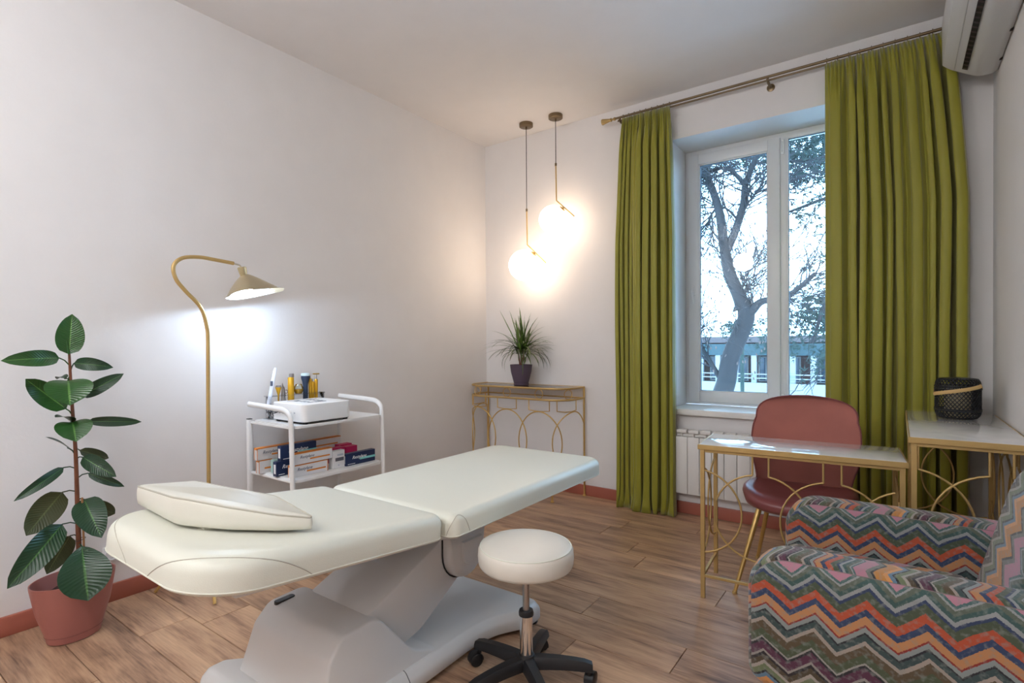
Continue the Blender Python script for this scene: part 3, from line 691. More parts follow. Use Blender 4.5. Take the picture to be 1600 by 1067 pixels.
# acrylic tool holder with tools
hold = thing('tool_holder', 'clear acrylic stand holding grooming tools at the back of the trolley', 'stand', (.10, -1.99, .785))
MB().b2((.07, -2.17, .785), (.135, -1.80, .790), .001).done('foot_plate', acryl_m, hold)
MB().b2((.072, -2.165, .912), (.133, -1.80, .918), .001).done('rack_plate', acryl_m, hold)
for y in (-2.16, -1.81): MB().b2((.074, y, .790), (.131, y+.006, .912), .001).done('side_plate', acryl_m, hold)
amber_m = mat('amber_gold', (.66, .36, .02), .25, metal=.3); greyc = mat('grey_cap', (.20, .17, .16), .4); navyb = mat('navy_handle', (.025, .045, .09), .4)
HX = .10
t = thing('thermometer', 'white pen shaped thermometer leaning at the left of the holder', 'thermometer', (.105, -2.16, .87))
def pen(mb, a, b, r_): mb.tube([V(a), V(a)+(V(b)-V(a))*.1, V(a)+(V(b)-V(a))*.9, V(b)], [r_*.8, r_, r_*.85, r_*.6], 10, flat=(1.3, .8))
mb = MB(); pen(mb, (.105, -2.158, .862), (.105, -2.112, 1.078), .0125); mb.done('body', mat('thermo_white', (.8, .85, .95), .3), t)
MB().b2((.114, -2.150, .975), (.118, -2.137, 1.003)).done('display', mat('lcd_grey', (.12, .15, .22), .3), t, smooth=0)
def tool(name, label, cat, y, parts, x=HX, z=.790):
    t = thing(name, label, cat, (x, y, z))
    for nm, m_, fn in parts:
        mb = MB(); fn(mb, x, y); mb.done(nm, m_, t, smooth=40)
tool('eyebrow_brush', 'short brush with gold cone shaped handle and dark tip in holder', 'brush', -2.092, [
    ('handle', amber_m, lambda m, x, y: m.lathe([(.004, .87), (.005, .918), (.0175, .962), (.0175, .964)], (x, y, 0), 16)),
    ('bristles', greyc, lambda m, x, y: m.lathe([(.0175, .964), (.014, .974), (.004, .976)], (x, y, 0), 16))])
tool('tweezers', 'small steel tweezers beside the short gold brush', 'tweezers', -2.068, [
    ('arms', steel_m, lambda m, x, y: (m.tube([(x-.004, y, .87), (x-.001, y, .935), (x+.003, y, .988)], [.003, .005, .001], 6), m.tube([(x+.004, y+.008, .87), (x+.002, y+.012, .935), (x+.003, y, .988)], [.003, .005, .001], 6)))])
tool('eyelash_curler', 'silver eyelash curler between the tweezers and tall amber tube', 'curler', -2.046, [
    ('loops', chrome_m, lambda m, x, y: (m.tube([(x+.003, y+.010*cos(a), .935+.010*sin(a)) for a in [2*pi*k/14 for k in range(14)]], .0022, 6, closed=True), m.tube([(x, y, .87), (x, y-.004, .93), (x, y-.012, .965)], .003, 6)))])
tool('amber_tube', 'tall amber tube with grey cap standing in acrylic holder', 'bottle', -2.012, [
    ('tube', amber_m, lambda m, x, y: m.lathe([(.018, .870), (.0185, .93), (.0175, 1.015), (.015, 1.018)], (x, y, 0), 18)),
    ('cap', greyc, lambda m, x, y: m.lathe([(.0145, 1.018), (.0145, 1.036), (.012, 1.040)], (x+.002, y+.003, 0), 18))])
tool('glass_cup', 'round glass cup of amber liquid in the holder', 'cup', -1.962, [
    ('glass', clear_m, lambda m, x, y: m.lathe([(.004, .915), (.019, .918), (.0275, .935), (.0275, .952), (.020, .970), (.017, .974)], (x, y, 0), 22, cap=False)),
    ('liquid', amber_m, lambda m, x, y: m.lathe([(.004, .917), (.0185, .919), (.0260, .935), (.0265, .944), (.002, .9445)], (x, y, 0), 22))])
tool('cosmetic_brush', 'dark navy cosmetic brush with pale blue top in the holder', 'brush', -1.915, [
    ('handle', navyb, lambda m, x, y: m.lathe([(.0150, .868), (.0150, .965), (.0185, .985), (.0250, 1.008), (.0250, 1.022)], (x, y, 0), 20)),
    ('pad', mat('pale_blue_top', (.62, .78, .82), .5), lambda m, x, y: m.lathe([(.0256, 1.022), (.0258, 1.033), (.020, 1.038), (.004, 1.039)], (x, y, 0), 20))])
for y, h_, lb in ((-1.882, 1.005, 'slim amber vial just right of the navy brush'), (-1.864, .985, 'shorter amber vial with steel nozzle next to the razor')):
    tool('amber_vial', lb, 'vial', y, [('glass', amber_m, lambda m, x, y, h_=h_: m.lathe([(.008, .875), (.0100, .88), (.0100, h_-.008), (.006, h_)], (x, y, 0), 14)),
      ('nozzle', steel_m, lambda m, x, y, h_=h_: m.tube([(x, y, h_), (x, y, h_+.016)], .003, 6))])
tool('safety_razor', 'gold T shaped razor, rightmost tool in the acrylic holder', 'razor', -1.840, [
    ('handle', amber_m, lambda m, x, y: m.lathe([(.007, .875), (.0095, .88), (.0105, .994), (.0085, .998)], (x, y, 0), 14)),
    ('neck', steel_m, lambda m, x, y: m.tube([(x, y, .998), (x, y, 1.026)], [.006, .0035], 8)),
    ('head', gold_m, lambda m, x, y: m.box((x, y, 1.030), (.012, .044, .009), .003))])

# boxes on the lower shelf
wb = mat('white_carton', (.74, .72, .72), .5); orange = mat('orange_print', (.72, .24, .04), .5); nav = mat('navy_carton', (.012, .026, .085), .45); teal = mat('teal_print', (.22, .60, .58), .5)
pinkm = mat('magenta_carton', (.50, .012, .10), .45); mintm = mat('mint_carton', (.45, .65, .62), .5); inkm = mat('ink_print', (.10, .12, .18), .5); whm = mat('white_print', (.9, .9, .9), .5); dkl = mat('dark_label', (.10, .10, .13), .5)
FACE = lambda x, y, z: Matrix.Translation((x, y, z)) @ Matrix(((0, 0, 1, 0), (1, 0, 0, 0), (0, 1, 0, 0), (0, 0, 0, 1)))   # text reads along +y on a face looking +x
def carton(label, x1, y0, y1, z0, z1, m_, style, group='injection cartons', dpt=.035, name='carton', text=True):
    t = thing(name, label, 'box', (x1-dpt/2, (y0+y1)/2, z0), group)
    MB().b2((x1-dpt, y0, z0), (x1, y1, z1), .001, 1).done('carton_body', m_, t, smooth=0)
    e = .0005; L_ = y1-y0; h = z1-z0
    if style in ('wo', 'wo2'):
        mb = MB().b2((x1-e, y0, z1-.0045), (x1+e, y1, z1+e)).b2((x1-dpt, y0, z1-e), (x1+e, y1, z1+e)).b2((x1-e, y0+L_*.40, z0+h*.30), (x1+e, y0+L_*.93, z0+h*.43)).b2((x1-dpt, y0-e, z0), (x1-dpt+.004, y0+e, z1)).b2((x1-.004, y0-e, z0), (x1+e, y0+e, z1)).b2((x1-dpt, y0-e, z1-.010), (x1, y0+e, z1))
        if style == 'wo2': mb.b2((x1-e, y1-.006, z0), (x1+e, y1-.002, z1))
        mb.done('orange_band', orange, t, smooth=0)
        if text: text_mesh('lettering', 'Restylane', h*.37, FACE(x1+e, y0+L_*.14, z0+h*.50), inkm, t, shear=.35)
    elif style == 'navy':
        MB().b2((x1-e, y0+L_*.46, z0+h*.34), (x1+e, y1, z0+h*.52)).done('teal_band', teal, t, smooth=0)
        MB().b2((x1-dpt*.75, y0-e, z0+h*.18), (x1-dpt*.25, y0+e, z0+h*.82)).done('end_label', whm, t, smooth=0)
        if text:
            text_mesh('lettering', 'Restylane', h*.38, FACE(x1+e, y0+L_*.20, z0+h*.50), whm, t, shear=.35)
            MB().b2((x1-e, y0+.012, z0+h*.10), (x1+e, y0+L_*.3, z0+h*.14)).done('small_print', whm, t, smooth=0)
    elif style == 'grey':
        MB().b2((x1-e, y0+L_*.22, z0+h*.40), (x1+e, y0+L_*.92, z0+h*.60)).done('dark_label', dkl, t, smooth=0)
        MB().b2((x1-e, y0+L_*.38, z0+h*.70), (x1+e, y0+L_*.88, z0+h*.80)).b2((x1-e, y0+L_*.42, z0+h*.14), (x1+e, y0+L_*.56, z0+h*.20)).done('small_print', grey, t, smooth=0)
    elif style == 'pink':
        MB().b2((x1-e, y0+L_*.45, z0+h*.12), (x1+e, y0+L_*.9, z0+h*.22)).done('small_print', whm, t, smooth=0)
    return t
Z = .5025
carton('white carton with orange band, lower of the front stack on the shelf', .425, -2.215, -1.990, Z, Z+.064, wb, 'wo2')
carton('white carton with orange band, upper of the front stack on the shelf', .425, -2.200, -1.962, Z+.065, Z+.126, wb, 'wo')
carton('white and grey carton with dark label between the orange and navy boxes', .425, -1.960, -1.878, Z, Z+.100, wb, 'grey')
carton('navy carton with teal band alone at the right end of shelf', .430, -1.872, -1.658, Z, Z+.070, nav, 'navy')
carton('navy carton standing low behind the trolley leg at the left', .330, -2.245, -2.09, Z, Z+.078, nav, 'navy')
carton('navy carton stacked on another navy one behind the front stack', .330, -2.218, -2.000, Z+.079, Z+.160, nav, 'navy')
carton('white carton with orange edge, top of the left rear stack', .185, -2.270, -2.060, Z+.073, Z+.140, wb, 'wo')
carton('white carton with orange edge, bottom of the left rear stack', .185, -2.260, -2.185, Z, Z+.072, wb, 'wo', text=False)
carton('long white carton with orange edge at the rear right', .185, -2.055, -1.725, Z+.073, Z+.136, wb, 'wo')
carton('white carton at the rear right holding up the long one', .185, -2.055, -1.725, Z, Z+.072, wb, 'plain')
carton('small mint green carton beside the low navy one', .235, -2.205, -2.165, Z, Z+.072, mintm, 'plain', 'injection cartons', .03)
carton('magenta carton nearest the navy box at the right', .320, -1.790, -1.705, Z, Z+.088, pinkm, 'pink', 'magenta cartons', .05)
carton('magenta carton behind the other magenta ones', .262, -1.790, -1.700, Z, Z+.094, pinkm, 'pink', 'magenta cartons', .05)
carton('magenta carton partly hidden behind the grey labelled carton', .320, -1.885, -1.795, Z, Z+.092, pinkm, 'pink', 'magenta cartons', .05)

# --- gold circle panels (desk and side table)
def circle_panel(mb, P, L_, z0, zc, ztop, r_, first, step, gap, tr_=.0045, n=40):
    """P(s,z)->3-D; circles centred every step, open at the top with stubs up to the rail"""
    c = first
    while c < L_+r_:
        run = []
        a0 = math.asin(gap/r_)
        for k in range(n+1):
            a = pi/2-a0-(2*pi-2*a0)*k/n
            s_, z = c+r_*cos(a), zc+r_*sin(a)
            if 0 <= s_ <= L_ : run.append((s_, z))
            else:
                if len(run) > 2: mb.tube([P(*q) for q in run], tr_, 7)
                run = []
        if len(run) > 2: mb.tube([P(*q) for q in run], tr_, 7)
        for sg in (-1, 1):
            s_ = c+sg*gap
            if .01 < s_ < L_-.01: mb.tube([P(s_, zc+sqrt(r_*r_-gap*gap)), P(s_, ztop)], tr_, 7)
        c += step
def gold_table(name, label, cat, x0, x1, y0, y1, zt, ang=0, zc=.41, rr=.197, firsts=(-.027, .0), sq=.0095, both=True):
    root = thing(name, label, cat, ((x0+x1)/2, (y0+y1)/2, 0))
    MB().b2((x0, y0, zt-.012), (x1, y1, zt), .002).done('marble_top', marble_m, root)
    mb = MB(); e = .006
    for (a, b) in (((x0-e, y0-e, zt-.024), (x1+e, y0+.006, zt-.001)), ((x0-e, y1-.006, zt-.024), (x1+e, y1+e, zt-.001)), ((x0-e, y0+.006, zt-.024), (x0+.006, y1-.006, zt-.001)), ((x1-.006, y0+.006, zt-.024), (x1+e, y1-.006, zt-.001))): mb.b2(a, b, .0015, 1)
    mb.done('top_frame', goldp_m, root)
    lx0, lx1, ly0, ly1 = x0+.013, x1-.013, y0+.013, y1-.013
    for x in (lx0, lx1):
        for y in (ly0, ly1): MB().b2((x-sq, y-sq, 0), (x+sq, y+sq, zt-.024), .001, 1).done('leg', goldp_m, root)
    for y in (ly0, ly1):
        if y == ly0 or both: MB().b2((lx0, y-.006, .098), (lx1, y+.006, .110), .001, 1).done('lower_rail', goldp_m, root)
        MB().b2((lx0, y-.006, zt-.038), (lx1, y+.006, zt-.024), .001, 1).done('upper_rail', goldp_m, root)
    for x in (lx0, lx1):
        MB().b2((x-.006, ly0, .098), (x+.006, ly1, .110), .001, 1).done('lower_rail', goldp_m, root)
        MB().b2((x-.006, ly0, zt-.038), (x+.006, ly1, zt-.024), .001, 1).done('upper_rail', goldp_m, root)
    ztop = zt-.036
    for y in ((ly0, ly1) if both else (ly0,)):
        mb = MB(); circle_panel(mb, lambda s_, z, y=y: (lx0+s_, y, z), lx1-lx0, .1, zc, ztop, rr, firsts[0], .275, .033); mb.done('circle_panel', goldp_m, root, smooth=60)
    for x in (lx0, lx1):
        mb = MB(); circle_panel(mb, lambda s_, z, x=x: (x, ly0+s_, z), ly1-ly0, .1, zc, ztop, rr, firsts[1], .275 if ly1-ly0 > .5 else ly1-ly0, .033); mb.done('circle_panel', goldp_m, root, smooth=60)
    return root
desk = gold_table('desk', 'low gold framed desk with long narrow white marble top', 'desk', 2.235, 3.022, -1.215, -.870, .727, both=False)
desk.rotation_euler.z = R(4.5)
side = gold_table('console_desk', 'taller gold framed marble table against right wall holding the lantern', 'table', 3.043, 3.398, -1.185, -.165, .83, zc=.50, rr=.205, firsts=(-.02, -.02))

# --- woven lantern on the taller table
lan = thing('lantern', 'round black woven cane lantern with tan bent handle on marble table', 'lantern', (3.240, -.40, .83))
lp = [(.060, .832), (.074, .836), (.083, .848), (.0865, .868), (.0875, .93), (.0865, .985), (.083, 1.008), (.074, 1.020), (.058, 1.023)]
lps = [(p.x, p.y) for p in catmull([V((a, b, 0)) for a, b in lp], 5)]
def wv(hand, n=34):
    mb = MB()
    for k in range(n):
        pts = []
        for i, (r_, z) in enumerate(lps[::2]):
            a = 2*pi*k/n+hand*(z-.83)*9.0; pts.append((3.240+r_*cos(a), -.40+r_*sin(a), z))
        mb.tube(pts, .0023, 4, caps=False)
    return mb
for h_ in (1, -1): tag(wv(h_).done('weave', basket_m, lan, smooth=0), kind='stuff')
for z, r_ in ((.834, .072), (.985, .0880), (.972, .0885), (1.019, .076), (.868, .0880), (.875, .0882)):
    MB().tube([(3.240+r_*cos(2*pi*k/40), -.40+r_*sin(2*pi*k/40), z) for k in range(40)], .0036, 6, closed=True).done('hoop', basket_m, lan)
MB().lathe([(.0, .832), (.070, .8325), (.070, .835), (0, .8352)], (3.240, -.40, 0), 32, cap=False).done('bottom', basket_m, lan)
MB().lathe([(.055, 1.021), (.058, 1.024), (.050, 1.026), (0, 1.0265)], (3.240, -.40, 0), 32, cap=False).done('lid', basket_m, lan)
MB().lathe([(.050, .836), (.051, .84), (.051, .97), (.049, .972)], (3.240, -.40, 0), 24).done('candle_glass', mat('lantern_liner', (.42, .36, .22), .3), lan)
hp = []
for k in range(21):
    a = R(195)+R(150)*k/20     # passes in front, drooping on the left
    hp.append(V((3.240+.096*cos(a)*1.0, -.40+.094*sin(a), .956+.034*(k/20)**1.3-.018*(1-k/20)+.008)))
hp = [V((3.240-.088, -.40+.03, .966))]+hp[:-2]+[V((3.240+.0860, -.40-.035, .982))]
MB().tube(catmull(hp, 2), .0058, 6, flat=(1.5, .35)).done('handle', cane_m, lan, smooth=60)

# --- pink shell chair behind the desk
chair = thing('shell_chair', 'dusty rose velvet shell chair with gold legs behind the desk', 'chair', (2.612, -.84, 0))
CX = 2.612
def back_pt(u, z, off=0):
    """u in -1..1"""
    zs = [.455, .50, .545, .59, .666, .75, .81, .86, .887, .907, .918, .921]; hw = [.215, .212, .222, .238, .249, .246, .232, .205, .178, .140, .090, .0]
    i = max(j for j in range(len(zs)) if zs[j] <= z+1e-9); i = min(i, len(zs)-2); t = (z-zs[i])/(zs[i+1]-zs[i]); h = hw[i]+(hw[i+1]-hw[i])*t
    if z > .80: h = .232*sqrt(max(0, 1-((z-.80)/.121)**3.3)) if z < .921 else 0
    y = -.655+.11*((z-.45)/.47)**1.1-.075*u*u*(1-.5*(z-.45)/.47)
    return V((CX+u*h, y+off, z))
zs = [.440+.481*sin(pi/2*i/26) for i in range(27)]; zs[0] = .44; us = [-1+2*j/20 for j in range(21)]
def bp(u, z, off): return back_pt(u, max(z, .455), off)+V((0, 0, min(0, z-.455)))
mb = MB(); fr = [[bp(u, z, -.018) for u in us] for z in zs]; bk = [[bp(u, z, .018) for u in us] for z in zs]
ring = []
for a, b in zip(fr, bk): ring.append([a[0]*.5+b[0]*.5+V((-.004, 0, 0))]+a+[a[-1]*.5+b[-1]*.5+V((.004, 0, 0))]+b[::-1])
bv = mb.grid(ring, closed_u=True); mb.bm.faces.new(list(reversed(bv[0]))); mb.bm.faces.new(bv[-1])
mb.done('backrest', velvet_m, chair, smooth=60)
ed = [bp(-1, z, -.016) for z in zs[:-1]]+[bp(1, z, -.016) for z in reversed(zs[:-1])]
MB().tube(ed, .0045, 6).done('piping', roseleather_m, chair, smooth=60)
so = [(2.612+.245*cos(a)*(1 if abs(cos(a)) < 2 else 1), -.845+.245*sin(a)*(1.0)) for a in [2*pi*k/48 for k in range(48)]]
so = [(CX+.247*math.copysign(abs(cos(a))**.72, cos(a)), -.845+.240*math.copysign(abs(sin(a))**.78, sin(a))) for a in [2*pi*k/56 for k in range(56)]]
MB().pad(so, [(.10, .392), (.045, .398), (.012, .415), (0, .437), (.004, .455), (.022, .470), (.06, .474), (.12, .468), (.18, .466)], lambda u, v, h: (u, v, h+.030*(abs(u-CX)/.247)**3*(1 if h > .42 else .3)-.010*max(0, (-.95-v))/.13)).done('seat', roseleather_m, chair, smooth=60)
for sx_, sy_ in ((-1, -1), (1, -1), (-1, 1), (1, 1)):
    a = V((CX+sx_*.150, -.845+sy_*.135, .405)); b = V((CX+sx_*.238, -.845+sy_*.262, .0))
    lg = MB().tube([a, b+V((0, 0, .006))], [.0135, .0085], 12).done('leg', gold_m, chair, smooth=60)
    MB().lathe([(.010, 0), (.0115, .002), (.0115, .010), (.009, .014)], b, 14).done('foot_cap', goldp_m, lg)

# --- armchair
arm = thing('armchair', 'armchair covered in colourful zigzag velvet at the right', 'armchair', (3.02, -1.72, 0))
def uvfix(o, mode):
    me = o.data; uv = me.uv_layers.active.data
    off = wloc(o.parent)
    for p in me.polygons:
        n = p.normal
        for li in p.loop_indices:
            c = me.vertices[me.loops[li].vertex_index].co+off
            if mode == 'arm':
                if abs(n.y) > .62: q = (c.x+.01, c.z+.20)
                elif abs(n.z) > .55: q = (c.y*1.0+.03, c.x*1.4+.35)
                else: q = (c.y+.02, c.z+.20)
            elif mode == 'back':
                if abs(n.x) > .5: q = (c.z*1.5, c.y*.48+.30)
                else: q = (c.x, c.z)
            else: q = (c.y, c.x+.1)
            uv[li].uv = q
ap_ = rrect(2.642, .19, 3.392, .592, [.06, .06, .06, .115], 9)
for (ya, yb, nm) in ((-2.135, -1.985, 'arm'), (-1.475, -1.325, 'arm')):
    lv = roundlv(ya, yb, .045, .045, 6); lv = [(i_, h) for i_, h in lv]
    mb = MB().pad(ap_, lv, lambda u, v, h: (u, h, v)); rws = mb.rows
    o = mb.done(nm, chev_m, arm, smooth=60); uvfix(o, 'arm')
    y_s = 4
    MB().tube([rws[3][i] for i in range(len(rws[3])) if rws[3][i].z > .3], .0012, 5).done('arm_seam', mat('dusty_seam', (.22, .17, .17), .8), o)
o = MB().b2((2.675, -1.99, .19), (3.37, -1.47, .30), .02, 3).done('seat_base', chev_m, arm); uvfix(o, 'seat')
o = MB().b2((2.655, -1.985, .295), (3.20, -1.475, .43), .04, 5).done('seat_cushion', chev_m, arm, smooth=60); uvfix(o, 'seat')
bprof = rrect(-1.985, .25, -1.465, .850, [.06, .06, .13, .13], 8)
bang = R(15)
def bmap(u, v, h):  # u=y, v=z, h=thickness towards +x
    dz = v-.40; return (3.205+h*cos(bang)+dz*sin(bang)*.95, u, .40+dz*cos(bang)-h*sin(bang)*.3)
mb = MB().pad(bprof, roundlv(0, .080, .050, .026, 6, 0), bmap)
o = mb.done('backrest', chev_m, arm, smooth=60); uvfix(o, 'back')
for x in (2.70, 3.33):
    for y in (-2.08, -1.38):
        MB().lathe([(.013, 0), (.014, .004), (.022, .19)], (x, y, 0), 16).done('leg', mat('black_wood', (.02, .014, .012), .4), arm)

# --- console table in the corner
con = thing('console_table', 'gold console table with rounded front and glass top in room corner', 'table', (.51, -.19, 0))
cx0, cx1, cyb, cyf = .035, 1.005, -.028, -.345
cout = rrect(cx0, cyf, cx1, cyb, [.155, .155, .004, .004], 14)
# path along left side, front, right side
path2 = [(cx0, cyb)]
for k in range(15): a = pi+.5*pi*k/14; path2.append((cx0+.155+.155*cos(a), cyf+.155+.155*sin(a)))
for k in range(1, 14): path2.append((cx0+.155+(cx1-cx0-.31)*k/14, cyf))
for k in range(15): a = 1.5*pi+.5*pi*k/14; path2.append((cx1-.155+.155*cos(a), cyf+.155+.155*sin(a)))
path2.append((cx1, cyb))
cum = [0]
for a, b in zip(path2, path2[1:]): cum.append(cum[-1]+math.hypot(b[0]-a[0], b[1]-a[1]))
CL = cum[-1]
def cpt(s_, z):
    s_ = min(max(s_, 0), CL-1e-6); i = max(j for j in range(len(cum)-1) if cum[j] <= s_); t = (s_-cum[i])/(cum[i+1]-cum[i])
    a, b = path2[i], path2[i+1]; return V((a[0]+(b[0]-a[0])*t, a[1]+(b[1]-a[1])*t, z))
for z, nm in ((.864, 'top_rim'), (.778, 'mid_rail'), (.211, 'lower_rail')):
    mb = MB().tube([cpt(s_, z) for s_ in [CL*i/90 for i in range(91)]], .0062, 6, flat=(1.25, 1)); mb.tube([(cx0, cyb, z), (cx1, cyb, z)], .006, 6)
    mb.done(nm, goldp_m, con, smooth=60)
MB().pad(rrect(cx0+.004, cyf+.004, cx1-.004, cyb-.004, [.15, .15, .004, .004], 12), [(0, .861), (0, .867)]).done('glass_top', glass_mat('tabletop_glass', (.95, .97, .97)), con, smooth=0)
for x, y in ((cx0+.004, cyb), (cx1-.004, cyb), (.140, -.325), (.885, -.328)):
    MB().tube([(x, y, .006), (x, y, .862 if y > -.1 else .212)], .0075, 10).lathe([(.014, 0), (.014, .006), (.009, .012)], (x, y, 0), 14).done('leg', gold_m, con)
smid = CL/2; step = .305
mb = MB()
cs = [smid+step*k-.045 for k in (-2, -1, 0, 1, 2)]
for c in cs:
    run = []
    for k in range(49):
        a = 2*pi*k/48; s_ = c+.19*cos(a)
        if 0 <= s_ <= CL: run.append(cpt(s_, .448+.238*sin(a)))
    if len(run) > 3: mb.tube(run, .0048, 7, caps=True)
for c in cs[1:4]+[cs[0]+.05, cs[4]-.06]:
    ms = MB(); ms.tube([cpt(c-.093, .778), cpt(c-.093, .695), cpt(c-.03, .688), cpt(c+.03, .688), cpt(c+.093, .695), cpt(c+.093, .778)], .0042, 6)
    ms.done('square_bracket', gold_m, con, smooth=60)
    MB().tube([cpt(c+.036*cos(2*pi*k/20), .821+.036*sin(2*pi*k/20)) for k in range(20)], .003, 6, closed=True).done('ring', gold_m, con, smooth=60)
mb.done('arch_panel', gold_m, con, smooth=60)

# --- dracaena on the console
dr = thing('dracaena', 'spiky dracaena in dark purple pot on the corner console table', 'plant', (.50, -.175, .867))
px_, py_, pz_ = .50, -.175, .867
MB().lathe([(.055, 0), (.062, .004), (.064, .014), (.059, .016), (.064, .035), (.084, .11), (.091, .165), (.092, .172), (.087, .172), (.080, .150), (0, .150)], (px_, py_, pz_), 40, cap=False).done('pot', purple_m, dr, smooth=40)
MB().lathe([(0, .158), (.083, .156)], (px_, py_, pz_), 24, cap=False).done('soil', soil_m, dr)
for dx, dy, h_ in ((0, 0, .33), (.022, .012, .30), (-.018, -.012, .27)):
    MB().tube([(px_+dx*.4, py_+dy*.4, pz_+.155), (px_+dx, py_+dy, pz_+h_)], .006, 7).done('stem', stem_m, dr)
rl = random.Random(11)
def blade(b, az, L_, up0_, droop, w_, m_):
    d = V((cos(az), sin(az), 0)); rows = []; n = 9
    side_ = V((-sin(az), cos(az), 0)); p = V(b); ang_ = up0_
    for i in range(n+1):
        s_ = i/n; ww = w_*.5*(1-s_)**.6*(.5+min(1, s_*5)*.5)+.0004
        rows.append([p-side_*ww, p-V((0, 0, ww*.25)), p+side_*ww]); p = p+(d*cos(ang_)+V((0, 0, 1))*sin(ang_))*(L_/n); ang_ -= droop/n*(.5+s_)
        if p.y > -.012: p.y = -.012
        if p.x < .012: p.x = .012
    mb = MB(); mb.grid(rows, uvs=([i/n for i in range(n+1)], [0, .5, 1])); return mb.done('leaf', m_, dr, smooth=60, fix=False)
for i in range(120):
    t = i/120; h0 = rl.uniform(.0, .07)
    az = rl.uniform(0, 2*pi); el = R(rl.triangular(-25, 85, 25)) if i > 18 else R(rl.uniform(60, 88))
    L_ = rl.uniform(.22, .36); dp = rl.uniform(.9, 2.1)*(1-.8*el/1.6)
    if i <= 18: dp = .1
    c = rl.choice([(0, 0), (.022, .012), (-.018, -.012)])
    blade((px_+c[0], py_+c[1], pz_+.25+h0), az, L_, el, dp, rl.uniform(.014, .021), drac_m if (i <= 18 or rl.random() < .5) else dracb_m)

# ------------------------------------------------------------------ hanging / wall things
warm = mat('warm_globe', (1, .95, .88), .4, emit=(1, .78, .58), estr=7.5)
def pendant(label, x, y, zc, zr0, zr1, r_, ell):
    t = thing('pendant_lamp', label, 'lamp', (x, y, H), 'pair of globe pendants in the corner')
    MB().lathe([(.052, -.028), (.055, -.026), (.055, 0)], (x, y, H), 36).lathe([(.0065, -.045), (.0065, -.028)], (x, y, H), 12).done('canopy', bronze_m, t)
    MB().tube([(x, y, H-.03), (x, y, zr0)], .0028, 8).done('cable', black_m, t)
    MB().lathe([(.008, 0), (.008, .020), (.004, .024)], (x, y, zr0-.004), 12).done('cable_grip', bronze_m, t)
    MB().tube([(x, y, zr0), (x+.004, y, zr1), (x+.004+ell, y, zr1-ell*.93)], .0052, 8).done('rod', gold_m, t)
    gc = V((x+ell*.10-.075*(r_/.125), y-.005, zc)); mid = V((x+.004+ell*.42, y, zr1-ell*.93*.42)); d = (mid-gc).normalized()
    gc = mid-d*(r_+.016)
    MB().sphere(gc, r_, 40, 24).done('globe', warm, t, smooth=180)
    z_ = V((0, 0, 1)); q = z_.rotation_difference(d).to_matrix()
    MB().lathe([(.026, -.004), (.027, .004), (.010, .008), (.008, .018)], gc+d*(r_-.003), 20, ax=q).done('globe_holder', gold_m, t)
pendant('longer pendant lamp with gold angled rod and lower glowing white globe', .585, -.205, 1.82, 2.285, 2.012, .125, .175)
pendant('shorter pendant lamp with gold angled rod and higher glowing white globe', .856, -.198, 2.16, 2.600, 2.325, .110, .155)

# curtain rod
rod = thing('curtain_rod', 'double bronze curtain rod with ribbed cone finial above the window', 'curtain rod', (2.3, -.10, 2.88))
RZ = 2.876
MB().tube([(1.315, -.105, RZ), (3.385, -.105, RZ)], .0085, 12).done('rod', bronze_m, rod)
MB().tube([(1.315, -.062, RZ-.004), (3.385, -.062, RZ-.004)], .0062, 10).done('rear_rod', bronze_m, rod)
fm = mat('antique_finial', (.42, .30, .13), .35, metal=.7)
MB().lathe([(.006, 0), (.012, .004), (.012, .012), (.0075, .020), (.0075, .030), (.013, .034), (.013, .042), (.011, .046), (.022, .105), (.021, .110), (.004, .112)], (1.318, -.105, RZ), 20, ax=Matrix.Rotation(-pi/2, 3, 'Y')).done('finial', fm, rod)
for x in (1.352, 2.346, 3.34):
    MB().lathe([(.024, 0), (.024, .006), (.010, .010)], (x, 0, RZ-.03), 20, ax=Matrix.Rotation(pi/2, 3, 'X')).tube([(x, -.006, RZ-.03), (x, -.09, RZ-.03), (x, -.118, RZ-.022)], .0085, 10).tube([(x, -.105, RZ-.03), (x, -.105, RZ-.008)], .007, 8).done('bracket', bronze_m, rod)
def ring_at(x):
    MB().tube([(x, -.105+.0135*cos(a), RZ-.003+.0155*sin(a)) for a in [2*pi*k/14 for k in range(14)]], .0018, 5, closed=True).done('ring', bronze_m, rod)
for x in [1.378+.043*i for i in range(9)]+[2.665+.0545*i for i in range(11)]: ring_at(x)

